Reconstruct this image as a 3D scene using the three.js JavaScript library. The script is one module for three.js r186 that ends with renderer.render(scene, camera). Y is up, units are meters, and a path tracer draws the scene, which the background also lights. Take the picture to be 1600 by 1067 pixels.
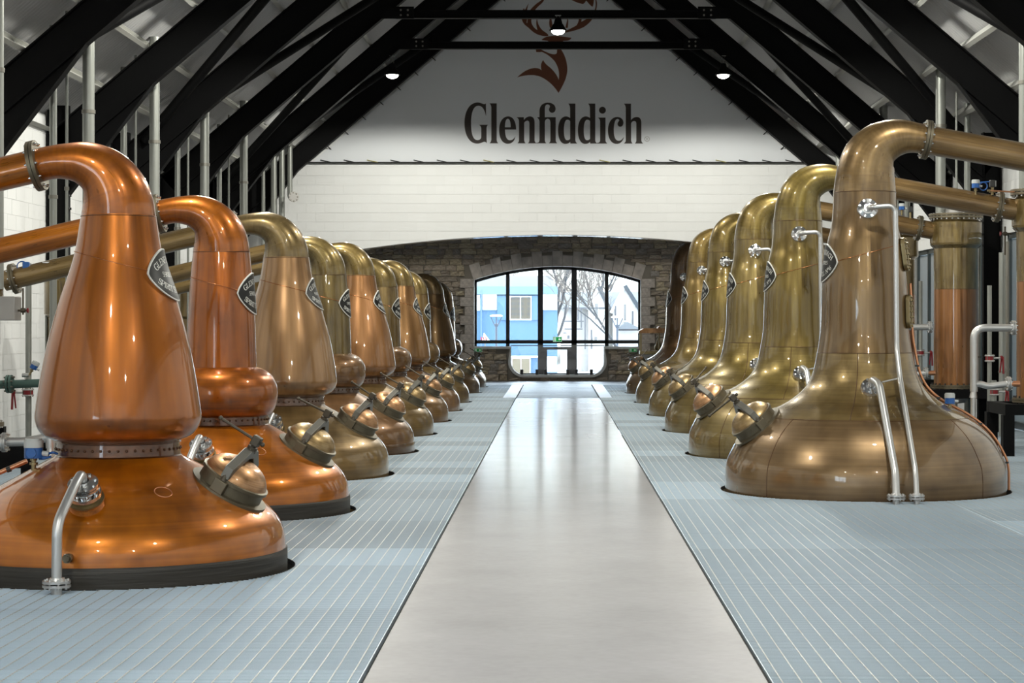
import * as THREE from 'three';
import { mergeGeometries } from 'three/addons/utils/BufferGeometryUtils.js';
import { RoundedBoxGeometry } from 'three/addons/geometries/RoundedBoxGeometry.js';

// ---------------------------------------------------------------- camera, sky, lamps, exposure
const F = 3111, VX = 868.6, VY = 507, EYE = 1.8;                 // focal length and vanishing point in pixels of a 1600 x 1067 frame, eye height in metres
const scene = new THREE.Scene();
const camera = new THREE.PerspectiveCamera(2 * Math.atan(1067 / 2 / F) * 180 / Math.PI, 1600 / 1067, 0.1, 600);
camera.position.set(0, EYE, 0);
camera.lookAt(0, EYE, -10);
camera.setViewOffset(1600, 1067, 800 - VX, 533.5 - VY, 1600, 1067);
scene.add(camera);
scene.background = new THREE.Color(0.70, 0.86, 1.0);            // overcast, bluish white sky
scene.backgroundIntensity = 11.0;
const LAMP = { color: new THREE.Color(1.0, 0.985, 0.88), candela: 80, glow: 22, angle: 1.47, penumbra: 0.12 };
const renderer = new THREE.WebGLRenderer();
renderer.toneMapping = THREE.LinearToneMapping;
renderer.toneMappingExposure = 1.0;
renderer.shadowMap.enabled = true;

// ---------------------------------------------------------------- helpers
const V = (x, y, z) => new THREE.Vector3(x, y, z);
const W = (px, py, d) => V((px - VX) * d / F, EYE + (VY - py) * d / F, -d);   // a point at depth d
let seed = 20240607;
const rnd = () => { seed = (seed * 1664525 + 1013904223) >>> 0; return seed / 4294967296; };
const rr = (a, b) => a + (b - a) * rnd();
const taken = {};
function numbered(n) { const k = taken[n] = (taken[n] ?? -1) + 1; return k ? n + '_' + String(k).padStart(3, '0') : n; }
function ud(o, label, category, group, kind) {
  if (label) o.userData.label = label;
  if (category) o.userData.category = category;
  if (group) o.userData.group = group;
  if (kind) o.userData.kind = kind;
  return o;
}
function thing(name, label, category, pos = V(0, 0, 0), group, turn = 0) {
  const g = new THREE.Group(); g.name = numbered(name); g.position.copy(pos); g.rotation.y = turn;
  scene.add(g);
  return ud(g, label, category, group);
}
function struct(name, pos = V(0, 0, 0)) { const g = new THREE.Group(); g.name = numbered(name); g.position.copy(pos); scene.add(g); g.userData.kind = 'structure'; return g; }
function part(name, parent, geo, mat, label, kind) {
  const m = new THREE.Mesh(geo, mat);
  const used = parent.userData.names ??= {}; const k = used[name] = (used[name] ?? -1) + 1;
  m.name = k ? name + '_' + String(k).padStart(3, '0') : name;
  m.castShadow = m.receiveShadow = true;
  if (label) m.userData.label = label;
  if (kind) m.userData.kind = kind;
  parent.add(m);
  return m;
}
function merge(list) {
  const out = list.map((g) => {
    g = g.index ? g.toNonIndexed() : g;
    for (const k of Object.keys(g.attributes)) if (!['position', 'normal', 'uv'].includes(k)) g.deleteAttribute(k);
    if (!g.attributes.normal) g.computeVertexNormals();
    if (!g.attributes.uv) g.setAttribute('uv', new THREE.BufferAttribute(new Float32Array(g.attributes.position.count * 2), 2));
    return g;
  });
  return mergeGeometries(out);
}
const box = (w, h, d, x = 0, y = 0, z = 0) => new THREE.BoxGeometry(w, h, d).translate(x, y, z);
const rbox = (w, h, d, r, x = 0, y = 0, z = 0) => new RoundedBoxGeometry(w, h, d, 2, r).translate(x, y, z);
function aligned(g, a, b) {                                      // a geometry built along y, from 0 to 1 -> from a to b
  const d = b.clone().sub(a), l = d.length();
  return g.applyMatrix4(new THREE.Matrix4().compose(a, new THREE.Quaternion().setFromUnitVectors(V(0, 1, 0), d.clone().divideScalar(l)), V(1, l, 1)));
}
const rod = (a, b, r, seg = 12, r2 = r) => aligned(new THREE.CylinderGeometry(r2, r, 1, seg).translate(0, 0.5, 0), a, b);
function barAB(a, b, w, h) {                                     // rectangular bar from a to b, h kept upright
  const d = b.clone().sub(a), l = d.length(), m = new THREE.Matrix4(), z = d.clone().normalize();
  const x = V(0, 1, 0).cross(z); if (x.lengthSq() < 1e-6) x.set(1, 0, 0); x.normalize();
  m.makeBasis(x, z.clone().cross(x), z).setPosition(a.clone().add(b).multiplyScalar(0.5));
  return new THREE.BoxGeometry(w, h, l).applyMatrix4(m);
}
function disc(c, axis, r, h, seg = 32) {                          // short cylinder centred on c
  const g = new THREE.CylinderGeometry(r, r, h, seg);
  return g.applyMatrix4(new THREE.Matrix4().compose(c, new THREE.Quaternion().setFromUnitVectors(V(0, 1, 0), axis.clone().normalize()), V(1, 1, 1)));
}
function boltRing(c, axis, R, n, r, h, seg = 6) {
  const q = new THREE.Quaternion().setFromUnitVectors(V(0, 1, 0), axis.clone().normalize()), m = new THREE.Matrix4().compose(c, q, V(1, 1, 1));
  const l = [];
  for (let i = 0; i < n; i++) { const a = (i + 0.5) / n * 2 * Math.PI; l.push(new THREE.CylinderGeometry(r, r, h, seg).translate(R * Math.cos(a), 0, R * Math.sin(a)).applyMatrix4(m)); }
  return merge(l);
}
// tube of changing radius along sample points
function tubeAlong(pts, radii, seg = 16, cap = true) {
  const n = pts.length, pos = [], nor = [], uv = [], idx = [];
  let t0 = pts[1].clone().sub(pts[0]).normalize(), u = Math.abs(t0.y) < 0.9 ? V(0, 1, 0) : V(1, 0, 0);
  u.addScaledVector(t0, -u.dot(t0)).normalize();
  let len = 0;
  for (let i = 0; i < n; i++) {
    const t = pts[Math.min(i + 1, n - 1)].clone().sub(pts[Math.max(i - 1, 0)]).normalize();
    u.applyQuaternion(new THREE.Quaternion().setFromUnitVectors(t0, t)); u.addScaledVector(t, -u.dot(t)).normalize(); t0 = t;
    const w = t.clone().cross(u), R = Array.isArray(radii) ? radii[i] : radii;
    if (i) len += pts[i].distanceTo(pts[i - 1]);
    for (let k = 0; k <= seg; k++) {
      const a = k / seg * 2 * Math.PI, d = u.clone().multiplyScalar(Math.cos(a)).addScaledVector(w, Math.sin(a));
      pos.push(pts[i].x + d.x * R, pts[i].y + d.y * R, pts[i].z + d.z * R); nor.push(d.x, d.y, d.z); uv.push(k / seg, len);
    }
  }
  for (let i = 0; i < n - 1; i++) for (let k = 0; k < seg; k++) { const a = i * (seg + 1) + k, b = a + seg + 1; idx.push(a, a + 1, b, b, a + 1, b + 1); }
  if (cap) for (const i of [0, n - 1]) {
    const c = pos.length / 3, dir = pts[i].clone().sub(pts[i ? i - 1 : 1]).normalize();
    pos.push(pts[i].x, pts[i].y, pts[i].z); nor.push(dir.x, dir.y, dir.z); uv.push(0.5, 0);
    for (let k = 0; k <= seg; k++) { const s = (i * (seg + 1) + k) * 3; pos.push(pos[s], pos[s + 1], pos[s + 2]); nor.push(dir.x, dir.y, dir.z); uv.push(0.5, 0); }
    for (let k = 0; k < seg; k++) i ? idx.push(c, c + 1 + k, c + 2 + k) : idx.push(c, c + 2 + k, c + 1 + k);
  }
  const g = new THREE.BufferGeometry();
  g.setAttribute('position', new THREE.Float32BufferAttribute(pos, 3)); g.setAttribute('normal', new THREE.Float32BufferAttribute(nor, 3)); g.setAttribute('uv', new THREE.Float32BufferAttribute(uv, 2));
  g.setIndex(idx);
  return g;
}
function bent(points, R) {                                       // polyline with rounded corners
  const out = [points[0]];
  for (let i = 1; i < points.length - 1; i++) {
    const p = points[i], a = points[i - 1].clone().sub(p), b = points[i + 1].clone().sub(p), r = Math.min(R, a.length() * 0.49, b.length() * 0.49);
    const s = p.clone().addScaledVector(a.normalize(), r), e = p.clone().addScaledVector(b.normalize(), r);
    for (let k = 0; k <= 8; k++) { const t = k / 8; out.push(s.clone().multiplyScalar((1 - t) ** 2).addScaledVector(p, 2 * t * (1 - t)).addScaledVector(e, t * t)); }
  }
  out.push(points[points.length - 1]);
  return out;
}
const pipe = (points, r, R = 0.12, seg = 14) => tubeAlong(bent(points, R), r, seg);
function spline1(xs, ys) {                                       // monotone cubic through (xs, ys)
  const n = xs.length, d = [], m = [];
  for (let i = 0; i < n - 1; i++) d.push((ys[i + 1] - ys[i]) / (xs[i + 1] - xs[i]));
  for (let i = 0; i < n; i++) m.push(i === 0 ? d[0] : i === n - 1 ? d[n - 2] : d[i - 1] * d[i] <= 0 ? 0 : 2 * d[i - 1] * d[i] / (d[i - 1] + d[i]));
  return (x) => {
    let i = 0; while (i < n - 2 && x > xs[i + 1]) i++;
    const h = xs[i + 1] - xs[i], t = THREE.MathUtils.clamp((x - xs[i]) / h, 0, 1), a = t * t * (3 - 2 * t), b = t * (1 - t) * (1 - t) * h, c = t * t * (t - 1) * h;
    return ys[i] * (1 - a) + ys[i + 1] * a + b * m[i] + c * m[i + 1];
  };
}
function smoothLathe(pts, seg = 96, per = 6) {                   // pts = [r, y] from bottom to top
  const c = new THREE.CatmullRomCurve3(pts.map(([r, y]) => V(r, y, 0)), false, 'centripetal');
  return new THREE.LatheGeometry(c.getPoints((pts.length - 1) * per).map((p) => new THREE.Vector2(Math.max(p.x, 0), p.y)), seg);
}
const sharpLathe = (pts, seg = 48) => {                          // flat facets along the profile keep their edges
  const l = []; for (let i = 0; i < pts.length - 1; i++) l.push(new THREE.LatheGeometry([new THREE.Vector2(...pts[i]), new THREE.Vector2(...pts[i + 1])], seg)); return merge(l);
};
function extrude(pts, depth, holes = []) {
  const s = new THREE.Shape(pts.map(([x, y]) => new THREE.Vector2(x, y)));
  for (const h of holes) s.holes.push(new THREE.Path(h.map(([x, y]) => new THREE.Vector2(x, y))));
  return new THREE.ExtrudeGeometry(s, { depth, bevelEnabled: false });
}

// ---------------------------------------------------------------- textures
function hash(x, y, s) { let h = (x * 374761393 + y * 668265263 + s * 1442695041) | 0; h = Math.imul(h ^ (h >>> 13), 1274126177); h ^= h >>> 16; return (h >>> 0) / 4294967296; }
function vnoise(x, y, px, py, s) {                                // tiles with periods px, py
  const xi = Math.floor(x), yi = Math.floor(y), fx = x - xi, fy = y - yi, u = fx * fx * (3 - 2 * fx), v = fy * fy * (3 - 2 * fy);
  const m = (a, p) => ((a % p) + p) % p;
  const a = hash(m(xi, px), m(yi, py), s), b = hash(m(xi + 1, px), m(yi, py), s), c = hash(m(xi, px), m(yi + 1, py), s), d = hash(m(xi + 1, px), m(yi + 1, py), s);
  return (a + (b - a) * u) * (1 - v) + (c + (d - c) * u) * v;
}
function fbm(u, v, fx, fy, oct, s) { let a = 0, w = 0.5, t = 0; for (let i = 0; i < oct; i++) { a += w * vnoise(u * fx, v * fy, fx, fy, s + i); t += w; w *= 0.5; fx *= 2; fy *= 2; } return a / t; }
function dataTexture(size, fn, srgb = false) {
  const d = new Uint8Array(size * size * 4);
  for (let j = 0; j < size; j++) for (let i = 0; i < size; i++) { const c = fn(i / size, j / size), k = (j * size + i) * 4; for (let q = 0; q < 3; q++) d[k + q] = Math.max(0, Math.min(255, c[q] * 255)); d[k + 3] = 255; }
  const t = new THREE.DataTexture(d, size, size); t.wrapS = t.wrapT = THREE.RepeatWrapping; t.magFilter = THREE.LinearFilter; t.minFilter = THREE.LinearMipmapLinearFilter; t.generateMipmaps = true;
  if (srgb) t.colorSpace = THREE.SRGBColorSpace;
  t.needsUpdate = true;
  return t;
}
const grey = (x) => [x, x, x];
const brushed = dataTexture(512, (u, v) => {                      // hand-rubbed copper: upright streaks over soft patches
  const s = fbm(u, v, 48, 3, 3, 11), b = fbm(u, v, 5, 4, 4, 23), f = fbm(u, v, 160, 10, 2, 31), k = 0.71 + 0.50 * (s - 0.5) + 0.62 * (b - 0.5) + 0.10 * (f - 0.5), q = THREE.MathUtils.clamp(k, 0.22, 1);
  return [q, q * (0.86 + 0.14 * q), q * (0.70 + 0.3 * q)];
});
const brushedPot = dataTexture(512, (u, v) => {                   // polished round and round: streaks both ways
  const s = fbm(u, v, 30, 6, 3, 41), b = fbm(u, v, 4, 4, 4, 53), h = fbm(u, v, 6, 60, 2, 61), k = 0.72 + 0.34 * (s - 0.5) + 0.80 * (b - 0.5) + 0.26 * (h - 0.5), q = THREE.MathUtils.clamp(k, 0.25, 1);
  return [q, q * (0.87 + 0.13 * q), q * (0.72 + 0.28 * q)];
});
const rubRough = dataTexture(256, (u, v) => grey(0.37 + 0.16 * (fbm(u, v, 40, 5, 3, 71) - 0.5) + 0.14 * (fbm(u, v, 5, 5, 3, 77) - 0.5)));
const concrete = dataTexture(512, (u, v) => { const k = 0.78 + 0.24 * (fbm(u, v, 5, 5, 5, 5) - 0.5) + 0.10 * (fbm(u, v, 60, 60, 2, 9) - 0.5); return [k, k * 0.995, k * 0.985]; });
const sealed = dataTexture(512, (u, v) => { const d = (1 - v) * 54.7, t = THREE.MathUtils.smoothstep(d, 10, 26); return grey(t * (0.92 + 0.16 * (fbm(u, v, 4, 60, 3, 15) - 0.5))); });   // lacquer worn off at the near end, whole along the rest
sealed.repeat.set(1, 2.5 / 54.7);
const ripple = dataTexture(256, (u, v) => grey(0.5 + 0.5 * (fbm(u, v, 8, 8, 4, 91) - 0.5)));
const stoneGrain = dataTexture(256, (u, v) => { const k = 0.72 + 0.5 * (fbm(u, v, 6, 6, 5, 101) - 0.5); return [k, k, k]; });
const woodGrain = dataTexture(256, (u, v) => { const k = 0.7 + 0.4 * (fbm(u, v, 3, 40, 4, 111) - 0.5); return [k, k, k]; });
const deckRibs = dataTexture(256, (u, v) => grey((u * 8) % 1 < 0.55 ? 0.9 : 0.2));
const sheetFolds = dataTexture(512, (u, v) => grey(0.5 + 0.9 * (fbm(u, v, 9, 2, 3, 131) - 0.5) + 0.25 * (fbm(u, v, 14, 10, 3, 137) - 0.5)));
function rep(t, x, y) { const c = t.clone(); c.repeat.set(x, y); c.needsUpdate = true; return c; }

// ---------------------------------------------------------------- materials
const std = (o) => new THREE.MeshStandardMaterial(o);
const phy = (o) => new THREE.MeshPhysicalMaterial(o);
const col = (r, g, b) => new THREE.Color(r, g, b);
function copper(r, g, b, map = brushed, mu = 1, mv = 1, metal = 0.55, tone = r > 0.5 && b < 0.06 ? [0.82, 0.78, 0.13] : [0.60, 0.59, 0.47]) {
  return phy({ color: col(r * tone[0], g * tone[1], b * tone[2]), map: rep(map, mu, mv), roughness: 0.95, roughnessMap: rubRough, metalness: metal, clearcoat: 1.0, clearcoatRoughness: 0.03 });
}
const MAT = {
  steel: std({ color: col(0.62, 0.62, 0.62), roughness: 0.38, metalness: 0.85 }),
  chrome: std({ color: col(0.80, 0.80, 0.80), roughness: 0.14, metalness: 1 }),
  galvPipe: std({ color: col(0.29, 0.30, 0.28), roughness: 0.45, metalness: 0.6 }),
  black: phy({ color: col(0.0045, 0.0045, 0.005), roughness: 0.6, metalness: 0, specularIntensity: 0.2 }),
  blackBolt: std({ color: col(0.05, 0.05, 0.05), roughness: 0.4, metalness: 0.5 }),
  bronze: std({ color: col(0.30, 0.24, 0.13), roughness: 0.38, metalness: 0.9 }),
  agedBrass: std({ color: col(0.17, 0.145, 0.10), roughness: 0.45, metalness: 0.75 }),
  lidBrass: phy({ color: col(0.55, 0.40, 0.20), map: rep(brushedPot, 1, 1), roughness: 0.42, metalness: 0.92, clearcoat: 0.6, clearcoatRoughness: 0.08 }),
  lidCopper: phy({ color: col(0.72, 0.42, 0.22), map: rep(brushedPot, 1, 1), roughness: 0.42, metalness: 0.92, clearcoat: 0.6, clearcoatRoughness: 0.08 }),
  iron: std({ color: col(0.10, 0.085, 0.065), roughness: 0.5, metalness: 0.6 }),
  ironLight: std({ color: col(0.22, 0.21, 0.185), roughness: 0.45, metalness: 0.7 }),
  seam: std({ color: col(0.11, 0.055, 0.03), roughness: 0.4, metalness: 0.7 }),
  wire: std({ color: col(0.62, 0.25, 0.10), roughness: 0.25, metalness: 1 }),
  copperTube: std({ color: col(0.70, 0.33, 0.18), roughness: 0.3, metalness: 0.9 }),
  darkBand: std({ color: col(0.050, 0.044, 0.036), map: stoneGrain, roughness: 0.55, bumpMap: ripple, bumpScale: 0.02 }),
  white: std({ color: col(0.79, 0.795, 0.795), roughness: 0.6, bumpMap: rep(ripple, 3, 3), bumpScale: 0.002 }),
  whiteB: std({ color: col(0.775, 0.78, 0.78), roughness: 0.6, bumpMap: rep(ripple, 3, 3), bumpScale: 0.002 }),
  joint: std({ color: col(0.78, 0.785, 0.785), roughness: 0.8 }),
  deck: std({ color: col(0.42, 0.42, 0.43), roughness: 0.5, metalness: 0.1, bumpMap: deckRibs, bumpScale: 0.03 }),
  purlin: std({ color: col(0.50, 0.50, 0.47), roughness: 0.45, metalness: 0.5 }),
  path: phy({ color: col(0.338, 0.332, 0.368), map: concrete, roughness: 0.46, clearcoat: 1, clearcoatMap: sealed, clearcoatRoughness: 0.15 }),
  pit: std({ color: col(0.035, 0.035, 0.035), roughness: 0.9 }),
  zinc: [0.92, 1.06, 0.84].map((k) => std({ color: col(0.62 * k, 0.725 * k, 0.815 * k), roughness: 0.48, metalness: 0.55 })),
  zincRod: std({ color: col(0.46, 0.44, 0.41), roughness: 0.5, metalness: 0.3 }),
  plate: std({ color: col(0.62, 0.64, 0.66), roughness: 0.4, metalness: 0.5 }),
  planks: [0.8, 1, 1.2].map((k) => std({ color: col(0.16 * k, 0.16 * k, 0.165 * k), map: woodGrain, roughness: 0.42 })),
  mortar: std({ color: col(0.24, 0.215, 0.18), roughness: 0.95 }),
  stones: [[0.54, 0.45, 0.33], [0.44, 0.37, 0.30], [0.62, 0.52, 0.37], [0.42, 0.38, 0.34], [0.58, 0.48, 0.38]].map((c) => std({ color: col(...c), map: stoneGrain, roughness: 0.9, bumpMap: stoneGrain, bumpScale: 0.02 })),
  dressed: std({ color: col(0.68, 0.60, 0.53), map: stoneGrain, roughness: 0.85 }),
  coping: std({ color: col(0.55, 0.55, 0.53), roughness: 0.7 }),
  windowFrame: std({ color: col(0.018, 0.018, 0.02), roughness: 0.5 }),
  glass: phy({ color: col(1, 1, 1), roughness: 0.0, metalness: 0, transmission: 1, thickness: 0, ior: 1.5 }),
  frosted: phy({ color: col(0.105, 0.125, 0.13), roughness: 0.7, transmission: 1, thickness: 0 }),
  darkRoom: std({ color: col(0.45, 0.43, 0.41), roughness: 0.8 }),
  soffit: std({ color: col(0.45, 0.45, 0.45), roughness: 0.1, metalness: 0.6 }),
  red: std({ color: col(0.20, 0.010, 0.016), roughness: 0.4 }),
  blue: std({ color: col(0.02, 0.10, 0.34), roughness: 0.35 }),
  pale: std({ color: col(0.50, 0.52, 0.52), roughness: 0.4 }),
  teal: std({ color: col(0.10, 0.17, 0.15), roughness: 0.5, metalness: 0.5 }),
  rope: std({ color: col(0.02, 0.02, 0.02), roughness: 0.9 }),
  ropePale: std({ color: col(0.35, 0.32, 0.12), roughness: 0.9 }),
  greyBox: std({ color: col(0.33, 0.32, 0.31), roughness: 0.45, metalness: 0.5 }),
};

// ---------------------------------------------------------------- layout numbers
const WALL = 7.9, END = 48.5, FAR = 63.6, BACK = -6;              // side walls at x = +-WALL; depths of end wall, stone wall and rear wall (distance along -z)
const FRAMES = [26.5, 30.9, 35.3, 39.7, 44.1, 48.2];
const SLOPE = 0.85, UNDER = 10.62;                                // rafter underside: |x| + (y - EYE)/SLOPE = UNDER
const roofY = (x, c) => EYE + (c - Math.abs(x)) * SLOPE;
const LEFT_Z = [14.8, 19.35, 24.0, 28.3, 32.82, 37.33, 41.84, 46.4, 52.85, 57.65], LEFT_X = -3.25, LEFT_HOLE = 1.3;
const RIGHT_Z = [21.77, 27.8, 33.9, 39.82, 46.2, 52.55], RIGHT_X = 3.375, RIGHT_HOLE = 1.57;
const HOLES = [...LEFT_Z.map((z) => [LEFT_X, z, LEFT_HOLE]), ...RIGHT_Z.map((z) => [RIGHT_X, z, RIGHT_HOLE])];
const PATH0 = -0.977, PATH1 = 1.0735;

// ---------------------------------------------------------------- lamps (housing, glowing lens and its light)
const lensMat = std({ color: col(0.9, 0.9, 0.85), emissive: LAMP.color, emissiveIntensity: LAMP.glow, roughness: 0.3 });
const lensGeo = new THREE.SphereGeometry(0.135, 24, 8, 0, 2 * Math.PI, Math.PI / 2, Math.PI / 2).scale(1, 0.62, 1);
const housingGeo = merge([new THREE.CylinderGeometry(0.10, 0.17, 0.12, 24).translate(0, 0.07, 0), new THREE.CylinderGeometry(0.175, 0.175, 0.02, 24).translate(0, 0.005, 0), new THREE.CylinderGeometry(0.06, 0.09, 0.12, 16).translate(0, 0.19, 0)]);
function lamp(pos, hang, label, k = 1) {
  const t = thing('high_bay_lamp', label, 'lamp', pos, label.startsWith('high') ? 'lamps along the roof frames out of the picture' : undefined);
  part('housing', t, housingGeo, MAT.black);
  part('lens', t, lensGeo, lensMat, 'glowing white lens');
  part('hanger', t, merge([rod(V(-0.03, 0.24, 0), V(-0.03, hang, 0), 0.008, 6), rod(V(0.03, 0.24, 0), V(0.03, hang, 0), 0.008, 6), box(0.12, 0.02, 0.05, 0, hang, 0)]), MAT.galvPipe);
  const l = new THREE.SpotLight(LAMP.color, LAMP.candela * k, 0, LAMP.angle, LAMP.penumbra, 2);
  l.name = 'lamp_light'; l.position.set(0, -0.10, 0); l.target.position.set(0, -5, 0); l.castShadow = true; l.shadow.radius = 6; l.shadow.mapSize.set(1024, 1024);
  t.add(l, l.target);
}
for (const [x, w] of [[-3.4, 'dim stills of the tapered row'], [3.4, 'dark still by the glass box']]) lamp(V(x, 4.55, -60.2), 0.35, 'small lamp under the low ceiling, near the ' + w, 0.16);
const sideY = 7.3, midY = 7.66;
lamp(W(613, 117, 44.1), 0.42, 'lit round lamp under the sloping black rafter over the bulging-neck stills');
lamp(W(1130, 117, 44.1), 0.42, 'lit round lamp under the sloping black rafter over the bell-shaped olive stills');
lamp(W(872, 48, 39.7), 0.3, 'lit round lamp hanging from the horizontal tie beam before the stag emblem');
for (const z of [30.9, 26.5, 17.7, 6.0, -2.0]) for (const x of [-3.62, 3.62]) lamp(V(x, sideY, -z), 0.42, 'high round lamp over the ' + (x < 0 ? 'tapered' : 'bell-shaped') + ' still row, ' + { 30.9: 'next before', 26.5: 'second before', 17.7: 'third before', 6: 'fourth before', '-2': 'fifth before' }[z] + ' the lit pair near the gable');

// ---------------------------------------------------------------- room shell
function blockBevel(w, h, d) { const g = new THREE.BoxGeometry(w, h, d); return g; }
{ // floor: polished concrete path between the gratings
  const f = struct('floor');
  const g = box(PATH1 - PATH0 - 0.014, 0.22, 48.7 + 6, (PATH0 + PATH1) / 2, -0.111, -(48.7 - 6) / 2);
  const p = g.attributes.position, u = g.attributes.uv; for (let i = 0; i < p.count; i++) u.setXY(i, p.getX(i) / 2.5, p.getZ(i) / 2.5);
  part('walkway_slab', f, g, MAT.path);
  const kerb = [];
  for (const x of [PATH0 + 0.002, PATH1 - 0.002]) { let z = 6; while (z < 48.6) { const l = rr(0.8, 2.2), e = Math.min(z + l, 48.7); kerb.push(box(0.02, 0.2, e - z - rr(0.02, 0.08), x + rr(-0.006, 0.006), -0.112 - 0.004, -(z + e) / 2)); z = e; } }
  part('edge_strip', f, merge(kerb), MAT.pit, 'dark joint along the walkway edge', 'stuff');
  part('pit_slab', f, box(2 * WALL + 0.6, 0.2, 70, 0, -2.4, -29), MAT.pit);
}
{ // timber floor beyond the arch
  const f = struct('floor_timber');
  part('base_slab', f, box(2 * WALL, 0.2, 4.4, 0, -0.13, -61.5), MAT.pit);
  part('base_slab', f, box(2.36, 0.2, 10.7, 0.05, -0.13, -54), MAT.pit);
  let i = 0;
  for (let z = 48.72; z < 63.5; z += 0.24) {
    const wide = z > 59.3, x0 = wide ? -6 : PATH0 + 0.02, x1 = wide ? 6 : PATH1 - 0.02;
    const cut = wide ? [x0, -3 + rr(-0.5, 0.5), rr(-0.4, 0.4), 3 + rr(-0.5, 0.5), x1] : [x0, rr(-0.6, 0.7), x1];
    for (let k = 0; k < cut.length - 1; k++) part('plank', f, box(cut[k + 1] - cut[k] - 0.008, 0.03, 0.232, (cut[k] + cut[k + 1]) / 2, -0.018 + rr(-0.002, 0.002), -(z + 0.12)), MAT.planks[Math.floor(rr(0, 3))]);
  }
  for (const [a, b] of [[PATH0 - 0.34, PATH0 + 0.0], [PATH1, PATH1 + 0.32]]) part('threshold_plate', f, box(b - a - 0.02, 0.05, 10.4, (a + b) / 2, -0.02, -54), MAT.plate);
}
function grating(side) { // open steel floor: bearing bars across, twisted cross rods along
  const f = struct(side < 0 ? 'floor_grating_west' : 'floor_grating_east');
  const xs = side < 0 ? [-7.85, -3.93, -0.992] : [1.088, 4.0, 7.85];
  const PZ = 1.13, pitch = 0.0405;
  for (let zi = 0; 7 + zi * PZ < 59.2; zi++) {
    const z0 = 7 + zi * PZ, z1 = Math.min(z0 + PZ, 59.3);
    for (let k = 0; k < 2; k++) {
      let x0 = xs[k] + 0.004, x1 = xs[k + 1] - 0.004;
      if (z0 > 48.7) { if (side < 0 && k === 1) x1 = PATH0 - 0.35; if (side > 0 && k === 0) x0 = PATH1 + 0.33; }
      const holes = HOLES.filter(([hx, hz, hr]) => hz + hr > z0 && hz - hr < z1 && hx + hr > x0 && hx - hr < x1);
      const bars = [], rods = [], lift = rr(-0.0015, 0.0015);
      const pieces = (a, b, fixed, alongX) => {                   // the stretches of a bar outside every hole
        let list = [[a, b]];
        for (const [hx, hz, hr] of holes) {
          const d = alongX ? fixed - hz : fixed - hx; if (Math.abs(d) >= hr) continue;
          const w = Math.sqrt(hr * hr - d * d), c = alongX ? hx : hz, next = [];
          for (const [p, q] of list) { if (c - w > p) next.push([p, Math.min(q, c - w)]); if (c + w < q) next.push([Math.max(p, c + w), q]); }
          list = next.filter(([p, q]) => q - p > 0.004);
        }
        return list;
      };
      for (let z = z0 + 0.006; z < z1 - 0.004; z += pitch) for (const [p, q] of pieces(x0, x1, z, true)) bars.push(box(q - p, 0.034, 0.0055, (p + q) / 2, -0.017 + lift, -z));
      for (const x of [x0, x1]) for (const [p, q] of pieces(z0 + 0.003, z1 - 0.003, x, false)) bars.push(box(0.006, 0.034, q - p, x, -0.017 + lift, -(p + q) / 2));
      for (let x = x0 + 0.05; x < x1; x += 0.0975) for (const [p, q] of pieces(z0 + 0.003, z1 - 0.003, x, false)) rods.push(box(0.007, 0.007, q - p, x, -0.0042 + lift, -(p + q) / 2));
      if (!bars.length) continue;
      const m = part('grating_panel', f, merge(bars), MAT.zinc[Math.floor(rr(0, 3))]);
      if (rods.length) part('cross_rods', m, merge(rods), MAT.zincRod, null, 'stuff');
    }
  }
  const rim = (x, z, r) => new THREE.LatheGeometry([new THREE.Vector2(r, -0.036), new THREE.Vector2(r + 0.006, -0.036), new THREE.Vector2(r + 0.006, -0.001), new THREE.Vector2(r, -0.001), new THREE.Vector2(r, -0.036)], 96).translate(x, 0, -z);
  for (const [x, z, r] of HOLES) if (x * side > 0) part('hole_rim', f, rim(x, z, r), MAT.black);
  for (const x of side < 0 ? [-7.6, -5.4, -4.7, -1.2] : [1.25, 4.1, 5.1, 7.6]) part('support_beam', f, box(0.1, 0.16, 52, x, -0.12, -33), MAT.black);
}
grating(-1); grating(1);

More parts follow.
